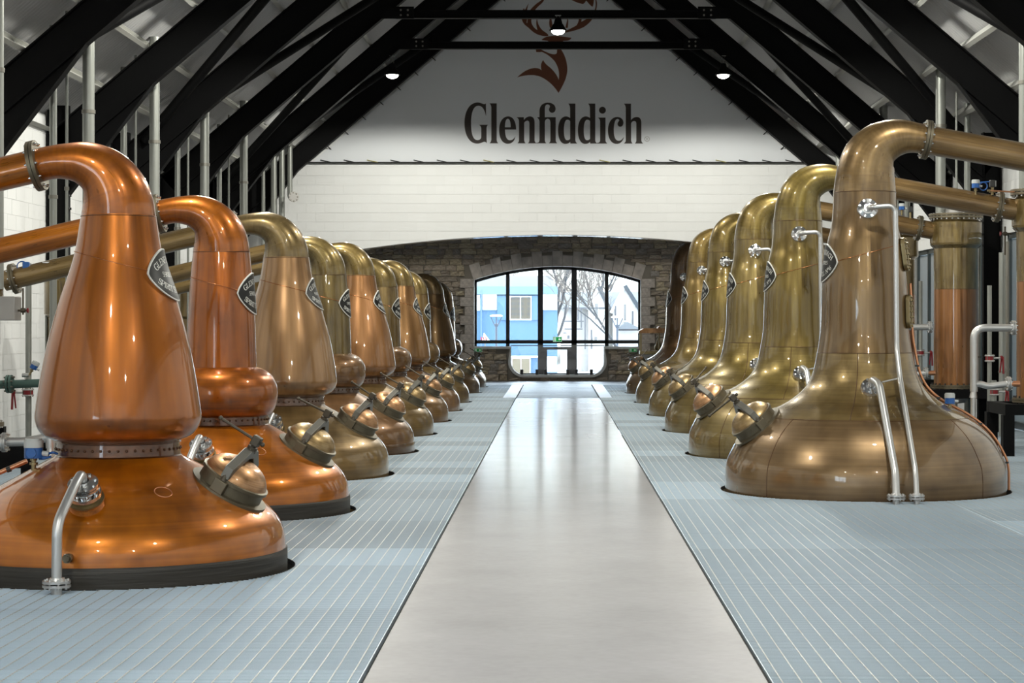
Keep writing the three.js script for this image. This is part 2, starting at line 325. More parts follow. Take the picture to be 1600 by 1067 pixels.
// painted blockwork: every block that can be told apart is a part of its wall
const BW = 0.45, BH = 0.225, BJ = 0.006;
{
  const blockGeo = [new THREE.BoxGeometry(0.02, BH - BJ, BW - BJ), new THREE.BoxGeometry(0.02, BH - BJ, BW - BJ)];
  function sideWall(side) {
    const w = struct(side < 0 ? 'wall_west' : 'wall_east');
    const x = side * (WALL + 0.153), top = roofY(WALL, 11.72);
    const openings = side > 0 ? [[32.4, 35.0, 0, 3.4], [41.2, 43.8, 0, 3.4]] : [[-5, 3.4, 0.9, 3.7]];
    const seg = [[BACK, openings[0][0]]]; openings.forEach(([, b2], i) => seg.push([b2, openings[i + 1]?.[0] ?? 64.4]));
    const shell = [];
    for (const [a, b] of seg) shell.push(box(0.3, top + 2.4, b - a, x, (top - 2.4) / 2, -(a + b) / 2));
    for (const [a, b, y0, y1] of openings) { shell.push(box(0.3, top - y1, b - a, x, (top + y1) / 2, -(a + b) / 2)); shell.push(box(0.3, 2.38 + y0, b - a, x, (y0 - 2.42) / 2, -(a + b) / 2)); }
    part('wall_core', w, merge(shell), MAT.joint);
    let count = 0; const rest = [];
    const near = side < 0 ? [27.2, 35.0] : [35.0, 41.2];
    for (let row = 0; row < 24; row++) for (let k = 0; k < 170; k++) {
      const z = 10 + k * BW + (row % 2) * BW / 2, y = 0.02 + (row + 0.5) * BH;
      if (z > 48.3 || y > top - 0.1) continue;
      if (openings.some(([a, b, , y1]) => z + BW / 2 > a && z - BW / 2 < b && y < y1 + 0.1)) continue;
      const mat = rnd() < 0.5 ? MAT.white : MAT.whiteB;
      if (z > near[0] && z < near[1] && count < 300) { const m = part('block', w, blockGeo[0], mat); m.position.set(side * (WALL + 0.006 + rr(0, 0.002)), y, -z); count++; }
      else rest.push(box(0.02, BH - BJ, BW - BJ, side * (WALL + 0.007), y, -z));
    }
    part('blockwork', w, merge(rest), MAT.white, null, 'stuff');
    const metal = std({ color: col(0.10, 0.115, 0.115), roughness: 0.4, metalness: 0.5 });
    for (const [a, b, y0, y1] of openings) { // glazed screens: translucent in the east wall, clear in the west wall behind the viewer
      const g = struct(side < 0 ? 'window_1' : 'window_' + (a < 40 ? 2 : 3)), n = side < 0 ? 3 : 2, xw = side * (WALL + 0.1), fr = [];
      for (let i = 0; i <= n; i++) fr.push(box(0.12, y1 - y0, 0.09, xw, (y0 + y1) / 2, -(a + 0.05 + (b - a - 0.1) * i / n)));
      for (const y of side < 0 ? [y0 + 0.05, y1 - 0.05] : [0.06, 0.45, 3.35]) fr.push(box(0.12, y < 0.1 ? 0.12 : 0.09, b - a, xw, y, -(a + b) / 2));
      part('window_frame', g, merge(fr), metal);
      for (let i = 0; i < n; i++) { const p = a + 0.1 + (b - a - 0.1) * i / n, q = a + (b - a - 0.1) * (i + 1) / n; part('pane', g, box(0.008, y1 - y0 - 0.2, q - p, xw, (y0 + y1) / 2, -(p + q) / 2), side < 0 ? MAT.glass : MAT.frosted, side < 0 ? null : 'pale translucent pane'); }
    }
  }
  sideWall(-1); sideWall(1);
}
const archY = (x) => 3.985 - 0.0154 * x * x;                       // underside of the wide arch
{ // white gable wall with the wide low arch
  const w = struct('wall_end');
  const A = 7.0, ridge = roofY(0, 11.72), eave = roofY(WALL, 11.72), pts = [[-WALL - 0.3, -0.3], [-A, -0.3]];
  for (let i = 0; i <= 40; i++) { const x = -A + 2 * A * i / 40; pts.push([x, archY(x)]); }
  pts.push([A, -0.3], [WALL + 0.3, -0.3], [WALL + 0.3, eave], [0, ridge], [-WALL - 0.3, eave]);
  part('wall_core', w, extrude(pts, 0.5).translate(0, 0, -END - 0.497), MAT.joint);
  const shared = new THREE.BoxGeometry(BW - BJ, BH - BJ, 0.02), rest = [];
  let n = 0;
  for (let row = 0; row < 34; row++) {
    const y0 = 0.025 + row * BH, y1 = y0 + BH - BJ;
    for (let k = -19; k <= 19; k++) {
      const xc = k * BW + (row % 2) * BW / 2, x0 = xc - (BW - BJ) / 2, x1 = x0 + BW - BJ;
      if (Math.abs(xc) > WALL - 0.1 || y1 > roofY(xc, 11.5)) continue;
      const inside = Math.abs(xc) < A, low = inside ? Math.min(archY(x0), archY(x1)) : -1, high = inside ? Math.max(archY(x0), archY(x1), archY(xc)) : -1;
      if (inside && y1 < low + 0.01) continue;
      const visible = y1 > 3.0 && y0 < 5.9 && Math.abs(xc) < 6.3;
      if (!visible || n >= 300) { if (!(inside && y0 < high)) rest.push(box(BW - BJ, BH - BJ, 0.02, xc, y0 + BH / 2 - BJ / 2, -END)); continue; }
      n++;
      const mat = rnd() < 0.5 ? MAT.white : MAT.whiteB;
      if (y0 > high) { const m = part('block', w, shared, mat); m.position.set(xc, y0 + (BH - BJ) / 2, -END + rr(0, 0.002)); }
      else { // cut along the arch
        const p = [[x0, y1]]; for (let i = 0; i <= 4; i++) { const x = x0 + (x1 - x0) * i / 4; p.push([x, Math.min(y1 - 0.001, Math.max(y0, archY(x) + 0.002))]); } p.push([x1, y1]);
        part('block', w, extrude(p, 0.02).translate(0, 0, -END - 0.01), mat);
      }
    }
  }
  if (rest.length) part('blockwork', w, merge(rest), MAT.white, null, 'stuff');
  const edge = []; for (let i = 0; i < 40; i++) { const a = -A + 2 * A * i / 40, b = -A + 2 * A * (i + 1) / 40; edge.push(barAB(V(a, archY(a) - 0.006, -END - 0.26), V(b, archY(b) - 0.006, -END - 0.26), 0.54, 0.012)); }
  part('arch_soffit', w, merge(edge), MAT.soffit, 'glossy underside of the arch');
}
{ // rear wall behind the camera, and the ceiling past the arch
  const w = struct('wall_rear'), top = roofY(WALL, 11.72), ridge = roofY(0, 11.72), z = -BACK;
  part('wall_core', w, extrude([[-WALL - 0.3, -2.4], [WALL + 0.3, -2.4], [WALL + 0.3, top], [0, ridge], [-WALL - 0.3, top]], 0.3).translate(0, 0, z), MAT.white);
  const v = struct('ceiling_vestibule');
  part('ceiling_slab', v, box(2 * WALL, 0.2, 14.8, 0, 5.0, -56.4), MAT.darkRoom);
}

// ---------------------------------------------------------------- roof: ribbed deck, purlins, black steel frames, braces
{
  const c = struct('ceiling'), L = (x) => Math.hypot(x, x * SLOPE);
  const length = 56, span = L(8.3), ang = Math.atan(SLOPE);
  for (const s of [-1, 1]) {
    const g = new THREE.BoxGeometry(span, 0.08, length);
    const u = g.attributes.uv, p = g.attributes.position; for (let i = 0; i < p.count; i++) u.setXY(i, p.getZ(i) / 1.0, p.getX(i) / 1.0);
    g.rotateZ(-s * ang).translate(s * 8.3 / 2, roofY(8.3 / 2, 11.78) + 0.04, -(length / 2 + BACK));
    part('roof_deck', c, g, MAT.deck);
    for (let d = 0.55; d < 10.5; d += 0.98) {                     // purlins: galvanised channels
      const x = s * (d * Math.cos(ang)), y = roofY(d * Math.cos(ang), 11.52);
      const pg = merge([box(0.012, 0.2, length - 2, -0.03, 0, 0), box(0.07, 0.012, length - 2, 0, 0.095, 0), box(0.07, 0.012, length - 2, 0, -0.095, 0)]).rotateZ(-s * ang).translate(x, y, -(length / 2 + BACK));
      part('purlin', c, pg, MAT.purlin);
    }
  }
  part('ridge_cap', c, box(0.4, 0.1, length, 0, roofY(0, 11.8) + 0.02, -(length / 2 + BACK)), MAT.deck);
}
const frameLabels = ['black steel roof frame whose foot stands beside the tapered orange copper still', 'second black steel roof frame before the gable banner, counted from the walkway end', 'third black steel roof frame, its knees in the middle of the row', 'black steel roof frame carrying the higher visible tie beam with the hanging lamp', 'black steel roof frame carrying the lower visible tie beam and two sloping-rafter lamps', 'black steel roof frame flat against the white gable, bordering the banner'];
FRAMES.forEach((z, i) => {
  const t = thing('roof_frame', frameLabels[i], 'roof frame', V(0, 0, -z), 'black steel roof frames');
  const ang = Math.atan(SLOPE), H = 0.469, x1 = 7.56;
  for (const s of [-1, 1]) {
    // rafter: web and two flanges
    const l = x1 / Math.cos(ang), mk = (w, h, off) => box(l, h, w, 0, off, 0).rotateZ(-s * ang).translate(s * x1 / 2, roofY(x1 / 2, UNDER), 0);
    part('rafter', t, merge([mk(0.014, H, H / 2), mk(0.21, 0.02, 0.01), mk(0.21, 0.02, H - 0.01)]), MAT.black);
    // haunch below the rafter
    const hx = (x) => EYE + 3.66 - 1.3 * (x - 6.29), hp = [[6.29, roofY(6.29, UNDER)], [7.56, hx(7.56)], [7.56, roofY(7.56, UNDER)]];
    const hg = extrude(hp, 0.014).translate(0, 0, -0.007), fl = barAB(V(6.25, hx(6.25) + 0.01, 0), V(7.56, hx(7.56), 0), 0.21, 0.02);
    const hm = merge([hg, fl]); if (s < 0) hm.rotateY(Math.PI);
    part('haunch', t, hm, MAT.black);
    const cg = merge([box(0.02, 5.2, 0.21, s * 7.57, 2.6, 0), box(0.02, 5.2, 0.21, s * 7.86, 2.6, 0), box(0.29, 5.2, 0.014, s * 7.715, 2.6, 0)]);
    const cm = part('column', t, cg, MAT.black);
    const b = []; for (let k = 0; k < 5; k++) for (const q of [-0.06, 0.06]) b.push(disc(V(s * 7.55, 3.2 + k * 0.2, q), V(1, 0, 0), 0.02, 0.03, 6)); part('bolts', cm, merge(b), MAT.blackBolt, null, 'stuff');
  }
  if (i > 0 && i < 5) {
    const y0 = EYE + 6.1, xe = UNDER - 6.1 / SLOPE;
    const tie = part('tie_beam', t, merge([box(2 * xe - 0.5, 0.16, 0.012, 0, y0 + 0.08, 0), box(2 * xe - 0.5, 0.014, 0.16, 0, y0 + 0.007, 0), box(2 * xe - 0.5, 0.014, 0.16, 0, y0 + 0.153, 0)]), MAT.black);
    for (const s of [-1, 1]) {
      const gp = part('gusset_plate', t, extrude([[xe - 0.62, y0 - 0.02], [xe + 0.02, y0 - 0.02], [xe - 0.02, y0 + 0.22], [xe - 0.62, y0 + 0.22]].map(([x, y]) => [s * x, y]), 0.03).translate(0, 0, 0.09), MAT.black);
      const b = []; for (const dx of [-0.5, -0.36]) for (const dy of [0.05, 0.15]) b.push(disc(V(s * (xe + dx), y0 + dy, 0.125), V(0, 0, 1), 0.022, 0.02, 6)); part('bolts', gp, merge(b), MAT.ironLight, null, 'stuff');
    }
  }
});
{ // tubular braces in the plane of the roof, zig-zag from bay to bay
  const names = ['first', 'second', 'third', 'fourth', 'fifth'];
  for (let i = 0; i < 5; i++) for (const s of [-1, 1]) {
    const a = i % 2 ? FRAMES[i] : FRAMES[i + 1], b = i % 2 ? FRAMES[i + 1] : FRAMES[i];   // high end at a, low end at b
    const t = thing('roof_brace', names[i] + ' black diagonal roof tube from the front, above the ' + (s < 0 ? 'tapered and bulging' : 'olive bell-shaped') + ' stills', 'brace', V(0, 0, 0), 'diagonal roof tubes');
    const p = V(s * 2.9, roofY(2.9, 11.1), -a), q = V(s * 7.35, roofY(7.35, 11.1), -b), d = q.clone().sub(p).normalize();
    part('tube', t, rod(p.clone().addScaledVector(d, 0.15), q.clone().addScaledVector(d, -0.15), 0.085, 20), MAT.black);
    part('end_plate', t, barAB(p, p.clone().addScaledVector(d, 0.3), 0.02, 0.16), MAT.black); part('end_plate', t, barAB(q, q.clone().addScaledVector(d, -0.3), 0.02, 0.16), MAT.black);
  }
}

// ---------------------------------------------------------------- copper stills
const ORD = ['first', 'second', 'third', 'fourth', 'fifth', 'sixth', 'seventh', 'eighth', 'ninth', 'tenth'];
function lathePart(fn, y0, y1, n = 40, seg = 112, lip = 0) {
  const p = []; for (let i = 0; i <= n; i++) { const y = y0 + (y1 - y0) * i / n; p.push(new THREE.Vector2(fn(y), y)); }
  if (lip) { p.unshift(new THREE.Vector2(Math.max(fn(y0) - lip, 0.01), y0)); p.push(new THREE.Vector2(Math.max(fn(y1) - lip, 0.01), y1)); }
  return new THREE.LatheGeometry(p, seg);
}
function profile(list) { // [r, y] pairs, y rising -> r(y), arc-length sampled pieces
  const ys = list.map((p) => p[1]), rs = list.map((p) => p[0]); return spline1(ys, rs);
}
const SPIRIT_POT = [[1.20, -1.3], [1.225, -0.3], [1.234, 0.0], [1.234, 0.14], [1.222, 0.245], [1.185, 0.34], [1.115, 0.425], [1.01, 0.515], [0.885, 0.598], [0.70, 0.70], [0.45, 0.838]];
const CONE = [[0.425, 0.935], [0.475, 0.95], [0.54, 0.98], [0.583, 1.03], [0.607, 1.105], [0.602, 1.18], [0.532, 1.595], [0.433, 1.967], [0.325, 2.309], [0.273, 2.61]];
const BALL = [[0.43, 0.905], [0.49, 0.94], [0.527, 1.02], [0.541, 1.128], [0.53, 1.22], [0.485, 1.305], [0.41, 1.362], [0.345, 1.388]];
const BALLNECK = [[0.338, 1.385], [0.333, 1.6], [0.318, 1.95], [0.292, 2.3], [0.273, 2.505]];
const WASH = [[1.47, -1.3], [1.515, -0.3], [1.522, 0.02], [1.522, 0.17], [1.508, 0.295], [1.456, 0.42], [1.354, 0.589], [1.207, 0.736], [1.02, 0.862], [0.84, 0.955], [0.70, 1.06], [0.62, 1.156], [0.56, 1.29], [0.517, 1.49], [0.483, 1.709], [0.463, 2.2], [0.448, 2.36], [0.402, 2.71], [0.366, 2.86], [0.346, 3.05], [0.341, 3.24]];
const SWAN_L = [[0, 2.60, 0.274], [-0.004, 2.68, 0.264], [-0.024, 2.775, 0.248], [-0.08, 2.882, 0.219], [-0.155, 2.952, 0.190], [-0.264, 2.999, 0.161], [-0.379, 3.012, 0.136], [-0.49, 3.006, 0.125], [-0.61, 2.98, 0.123]];
const SWAN_W = [[0, 3.235, 0.341], [0.004, 3.36, 0.327], [0.014, 3.48, 0.312], [0.058, 3.637, 0.288], [0.15, 3.752, 0.252], [0.28, 3.823, 0.219], [0.42, 3.851, 0.190], [0.56, 3.842, 0.165], [0.675, 3.82, 0.158]];
const potPts = (() => { const c = new THREE.CatmullRomCurve3(SPIRIT_POT.map(([r, y]) => V(r, y, 0)), false, 'centripetal').getPoints(90); return c.map((p) => [p.x, p.y]); })();
const washPts = (() => { const c = new THREE.CatmullRomCurve3(WASH.map(([r, y]) => V(r, y, 0)), false, 'centripetal').getPoints(180); return c.map((p) => [p.x, p.y]); })();
const rSpirit = profile(SPIRIT_POT), rWash = profile(WASH), rCone = profile(CONE), rBallNeck = profile(BALLNECK);
function lathePts(pts, y0, y1, seg = 112) { const p = pts.filter(([, y]) => y >= y0 - 1e-6 && y <= y1 + 1e-6).map(([r, y]) => new THREE.Vector2(r, y)); return new THREE.LatheGeometry(p, seg); }
const smoothPts = (l) => new THREE.CatmullRomCurve3(l.map(([r, y]) => V(r, y, 0)), false, 'centripetal').getPoints(l.length * 8).map((p) => [p.x, p.y]);
function swanGeo(list, s, dy = 0) {
  const c = new THREE.CatmullRomCurve3(list.map(([a, y]) => V(-s * -a * 1, y + dy, 0)), false, 'centripetal'), n = 60, pts = [], rad = [];
  const rs = spline1(list.map((_, i) => i), list.map((p) => p[2]));
  for (let i = 0; i <= n; i++) { pts.push(c.getPoint(i / n)); rad.push(rs(i / n * (list.length - 1))); }
  return tubeAlong(pts, rad, 56, false);
}
function ringAt(fn, y, r, seg = 96) { return new THREE.TorusGeometry(fn(y), r, 6, seg).rotateX(Math.PI / 2).translate(0, y, 0); }
function meridian(fn, y0, y1, phi, r) { const p = []; for (let i = 0; i <= 24; i++) { const y = y0 + (y1 - y0) * i / 24, q = fn(y) + 0.0005; p.push(V(q * Math.sin(phi), y, q * Math.cos(phi))); } return tubeAlong(p, r, 5, false); }
function wireRing(fn, yp, s) { // thin wire slung round the neck, low at the plaque, high at the back
  const p = []; for (let i = 0; i <= 90; i++) { const a = i / 90 * 2 * Math.PI; let y = yp, x = 0; for (let k = 0; k < 4; k++) { const r = fn(y) + 0.004; x = r * Math.cos(a); y = yp + 0.36 * (r - x) * 0.75; } const r = fn(y) + 0.004; p.push(V(s * r * Math.cos(a), y, r * Math.sin(a))); }
  return tubeAlong(p, 0.0035, 5, false);
}
function plaqueTexture(top, mid, low) {
  const w = 512, h = 352, c = document.createElement('canvas'); c.width = w; c.height = h; const x = c.getContext('2d');
  x.fillStyle = '#d9d9d4'; x.fillRect(0, 0, w, h);
  const lens = (k) => { x.beginPath(); for (let i = 0; i <= 80; i++) { const t = -1 + i / 40, y = (1 - t * t) ** 0.72; const X = w / 2 + t * (w / 2 - k), Y = h / 2 - y * (h / 2 - k); i ? x.lineTo(X, Y) : x.moveTo(X, Y); } for (let i = 80; i >= 0; i--) { const t = -1 + i / 40, y = (1 - t * t) ** 0.72; x.lineTo(w / 2 + t * (w / 2 - k), h / 2 + y * (h / 2 - k)); } x.closePath(); };
  x.fillStyle = '#0b0b0b'; lens(9); x.fill();
  x.fillStyle = '#e2e2dc'; x.textAlign = 'center'; x.textBaseline = 'middle';
  const arc = (txt, R, cy, sign, size, spread) => { // letters along an arc
    x.font = size + 'px serif'; const n = txt.length, step = spread / (n - 1);
    for (let i = 0; i < n; i++) { const a = -spread / 2 + i * step; x.save(); x.translate(w / 2 + R * Math.sin(a), cy - sign * R * Math.cos(a)); x.rotate(sign * a); x.fillText(txt[i], 0, 0); x.restore(); }
  };
  arc(top, 300, 375, 1, 62, 1.22);
  arc(low, 300, -23, -1, 58, 1.20);
  x.font = '46px sans-serif'; x.fillText(mid, w / 2, h / 2);
  const t = new THREE.CanvasTexture(c); t.colorSpace = THREE.SRGBColorSpace; t.magFilter = THREE.LinearFilter; t.anisotropy = 8; return t;
}
function plaqueGeo(fn, yc, s, hw = 0.285, hh = 0.205) { // thin lens-shaped plate bent round the neck, facing the walkway
  const pos = [], uv = [], idx = [], nt = 40, nh = 10, R0 = fn(yc);
  const slope = (fn(yc + 0.1) - fn(yc - 0.1)) / 0.2, cs = 1 / Math.hypot(1, slope);
  for (const lift of [0.018, 0.004]) for (let i = 0; i <= nt; i++) for (let j = 0; j <= nh; j++) {
    const t = -1 + 2 * i / nt, h = Math.max(0.012, (1 - t * t) ** 0.72) * hh, q = -1 + 2 * j / nh, y = yc + q * h * cs, a = t * hw / R0, r = fn(y) + lift;
    pos.push(s * r * Math.cos(a), y, -s * r * Math.sin(a)); uv.push(0.5 + t / 2, 0.5 + q * h / hh / 2);
  }
  const N = (nt + 1) * (nh + 1), at = (k, i, j) => k * N + i * (nh + 1) + j;
  for (let i = 0; i < nt; i++) for (let j = 0; j < nh; j++) { idx.push(at(0, i, j), at(0, i + 1, j), at(0, i + 1, j + 1), at(0, i, j), at(0, i + 1, j + 1), at(0, i, j + 1)); idx.push(at(1, i, j), at(1, i + 1, j + 1), at(1, i + 1, j), at(1, i, j), at(1, i, j + 1), at(1, i + 1, j + 1)); }
  for (let i = 0; i < nt; i++) for (const j of [0, nh]) { const a = at(0, i, j), b = at(0, i + 1, j), c = at(1, i, j), d = at(1, i + 1, j); j ? idx.push(a, b, c, b, d, c) : idx.push(a, c, b, b, c, d); }
  for (const i of [0, nt]) for (let j = 0; j < nh; j++) { const a = at(0, i, j), b = at(0, i, j + 1), c = at(1, i, j), d = at(1, i, j + 1); i ? idx.push(a, c, b, b, c, d) : idx.push(a, b, c, b, d, c); }
  const g = new THREE.BufferGeometry(); g.setAttribute('position', new THREE.Float32BufferAttribute(pos, 3)); g.setAttribute('uv', new THREE.Float32BufferAttribute(uv, 2)); g.setIndex(idx);
  const f = g.toNonIndexed(); f.computeVertexNormals(); return f;
}
// geometry shared by all manways: lies in the x-z plane, lid towards +y, yoke across z
const MAN = {
  base: sharpLathe([[0.0, 0.0], [0.315, 0.0], [0.315, 0.022], [0.262, 0.026]], 64),
  collar: sharpLathe([[0.262, 0.02], [0.258, 0.10], [0.275, 0.105], [0.275, 0.13], [0.255, 0.135]], 64),
  lid: smoothLathe([[0.258, 0.130], [0.25, 0.155], [0.21, 0.21], [0.15, 0.25], [0.08, 0.27], [0.002, 0.277]], 64, 6),
  yoke: merge([new THREE.ExtrudeGeometry(new THREE.Shape([[-0.275, 0.15], [-0.275, 0.23], [-0.07, 0.37], [0.07, 0.37], [0.275, 0.23], [0.275, 0.15], [0.215, 0.15], [0.21, 0.21], [0.05, 0.315], [-0.05, 0.315], [-0.21, 0.21], [-0.215, 0.15]].map(([a, b]) => new THREE.Vector2(a, b))), { depth: 0.06, bevelEnabled: true, bevelSize: 0.006, bevelThickness: 0.006, bevelSegments: 2 }).translate(0, 0, -0.03).rotateY(Math.PI / 2)]),
  post: [1, -1].map((k) => rod(V(0, 0.04, 0.285 * k), V(0, 0.19, 0.245 * k), 0.03, 12)),
  bracket: [1, -1].map((k) => rbox(0.11, 0.10, 0.06, 0.008, 0, 0.07, 0.285 * k)),
  screw: merge([rod(V(0, 0.26, 0), V(0, 0.46, 0), 0.022, 12), rbox(0.07, 0.08, 0.07, 0.01, 0, 0.45, 0), rod(V(0, 0.355, 0), V(0, 0.40, 0), 0.042, 6)]),
  handle: merge([rod(V(-0.34, 0.452, 0), V(0.055, 0.452, 0), 0.0115, 10), new THREE.SphereGeometry(0.019, 10, 8).translate(-0.34, 0.452, 0), new THREE.SphereGeometry(0.019, 10, 8).translate(0.055, 0.452, 0)]),
};
function onPot(fn, rho, phi, s) { // point on the shoulder at radius rho; phi from the walkway side towards the viewer
  let lo = 0.1, hi = 3; for (let i = 0; i < 50; i++) { const m = (lo + hi) / 2; fn(m) > rho ? lo = m : hi = m; }
  const y = (lo + hi) / 2, sl = (fn(y + 0.01) - fn(y - 0.01)) / 0.02, n = V(1, -sl, 0).normalize();
  const out = V(s * Math.cos(phi), 0, Math.sin(phi));
  return { p: out.clone().multiplyScalar(rho).setY(y), n: out.clone().multiplyScalar(n.x).setY(n.y), out };
}
function manway(t, fn, rho, phi, s, lidMat, handleTurn) {
  const { p, n, out } = onPot(fn, rho, phi, s), side = V(0, 1, 0).cross(out).normalize().multiplyScalar(1), down = side.clone().cross(n).normalize().negate();
  const x = out.clone().addScaledVector(n, -out.dot(n)).normalize(), z = x.clone().cross(n);
  const g = new THREE.Group(); g.name = 'manway'; g.matrixAutoUpdate = true;
  g.quaternion.setFromRotationMatrix(new THREE.Matrix4().makeBasis(x, n, z)); g.position.copy(p).addScaledVector(n, -0.03); g.scale.setScalar(0.95); g.userData.label = 'bolted round inspection hatch with domed lid'; t.add(g);
  part('flange', g, MAN.base, MAT.agedBrass); part('collar', g, MAN.collar, MAT.agedBrass); part('lid', g, MAN.lid, lidMat, 'domed polished lid'); part('yoke', g, MAN.yoke, MAT.ironLight); for (const k of [0, 1]) { part('post', g, MAN.post[k], MAT.iron); part('bracket', g, MAN.bracket[k], MAT.agedBrass); } part('screw', g, MAN.screw, MAT.iron);
  const h = part('handle', g, MAN.handle, MAT.iron); h.rotation.y = handleTurn;
}
function flangePair(t, c, axis, R, thick, mat, n, br = 0.012) {
  const a = axis.clone().normalize(), g = merge([disc(c.clone().addScaledVector(a, thick * 0.6), a, R, thick, 48), disc(c.clone().addScaledVector(a, -thick * 0.6), a, R, thick, 48)]);
  const m = part('flange', t, g, mat); part('bolts', m, merge([boltRing(c, a, R * 0.86, n, br, thick * 3.2), boltRing(c, a, R * 0.86, n, br * 0.6, thick * 3.8)]), MAT.chrome, null, 'stuff'); return m;
}
const FLOORFLANGE = merge([new THREE.CylinderGeometry(0.036, 0.036, 0.07, 16).translate(0, 0.02, 0), new THREE.CylinderGeometry(0.094, 0.094, 0.017, 32).translate(0, 0.055, 0), new THREE.CylinderGeometry(0.094, 0.094, 0.017, 32).translate(0, 0.082, 0), new THREE.CylinderGeometry(0.045, 0.055, 0.02, 24).translate(0, 0.098, 0), boltRing(V(0, 0.068, 0), V(0, 1, 0), 0.075, 8, 0.009, 0.068)]);
const SPIRIT_PORT = { // copper stub, brass rings, chromed flanges (axis along y)
  stub: merge([sharpLathe([[0.13, -0.03], [0.11, 0.03], [0.108, 0.05]], 32)]),
  brass: sharpLathe([[0.112, 0.045], [0.128, 0.05], [0.128, 0.062], [0.108, 0.066], [0.108, 0.095], [0.0, 0.095]], 40),
  chrome: merge([sharpLathe([[0, 0.09], [0.115, 0.09], [0.115, 0.118], [0.08, 0.122], [0.076, 0.15], [0.105, 0.155], [0.105, 0.172], [0.0, 0.172]], 40), sharpLathe([[0.0, 0.176], [0.105, 0.176], [0.105, 0.196], [0.042, 0.2], [0.042, 0.215]], 40), boltRing(V(0, 0.165, 0), V(0, 1, 0), 0.086, 8, 0.012, 0.085), boltRing(V(0, 0.112, 0), V(0, 1, 0), 0.098, 8, 0.012, 0.045)]),
};
const orient = (n) => new THREE.Quaternion().setFromUnitVectors(V(0, 1, 0), n.clone().normalize());
const GEO = {
  spiritPot: lathePts(potPts, -1.3, 0.84), band: new THREE.LatheGeometry([[1.225, -0.6], [1.240, -0.3], [1.244, 0.0], [1.245, 0.09], [1.244, 0.135], [1.228, 0.139]].map(([r, y]) => new THREE.Vector2(r, y)), 112),
  rivetBand: sharpLathe([[0.452, 0.825], [0.468, 0.83], [0.456, 0.84], [0.446, 0.925], [0.458, 0.93], [0.452, 0.945], [0.42, 0.95]], 72),
  cone: new THREE.LatheGeometry(smoothPts(CONE).map(([r, y]) => new THREE.Vector2(r, y)), 112),
  ball: new THREE.LatheGeometry(smoothPts(BALL).map(([r, y]) => new THREE.Vector2(r, y)), 112), ballNeck: new THREE.LatheGeometry(smoothPts(BALLNECK).map(([r, y]) => new THREE.Vector2(r, y)), 112),
  washPot: lathePts(washPts, -1.3, 0.80), washShoulder: lathePts(washPts, 0.79, 1.50), washNeck: lathePts(washPts, 1.49, 3.245),
  rivets: (() => { const l = []; for (let i = 0; i < 46; i++) { const a = i / 46 * 2 * Math.PI; l.push(new THREE.SphereGeometry(0.0105, 6, 5).translate(0.453 * Math.cos(a), 0.885, 0.453 * Math.sin(a))); } return merge(l); })(),
};
GEO.swanCone = swanGeo(SWAN_L, 1); GEO.swanBall = swanGeo(SWAN_L, 1, -0.10); GEO.swanWash = swanGeo(SWAN_W, 1);
GEO.wireCone = wireRing(rCone, 2.17, 1); GEO.wireBall = wireRing(rBallNeck, 2.1, 1); GEO.wireWash = wireRing(rWash, 2.46, -1);
GEO.plaqueCone = plaqueGeo(rCone, 2.17, 1); GEO.plaqueBall = plaqueGeo(rBallNeck, 2.1, 1); GEO.plaqueWash = plaqueGeo(rWash, 2.47, -1, 0.315, 0.215);

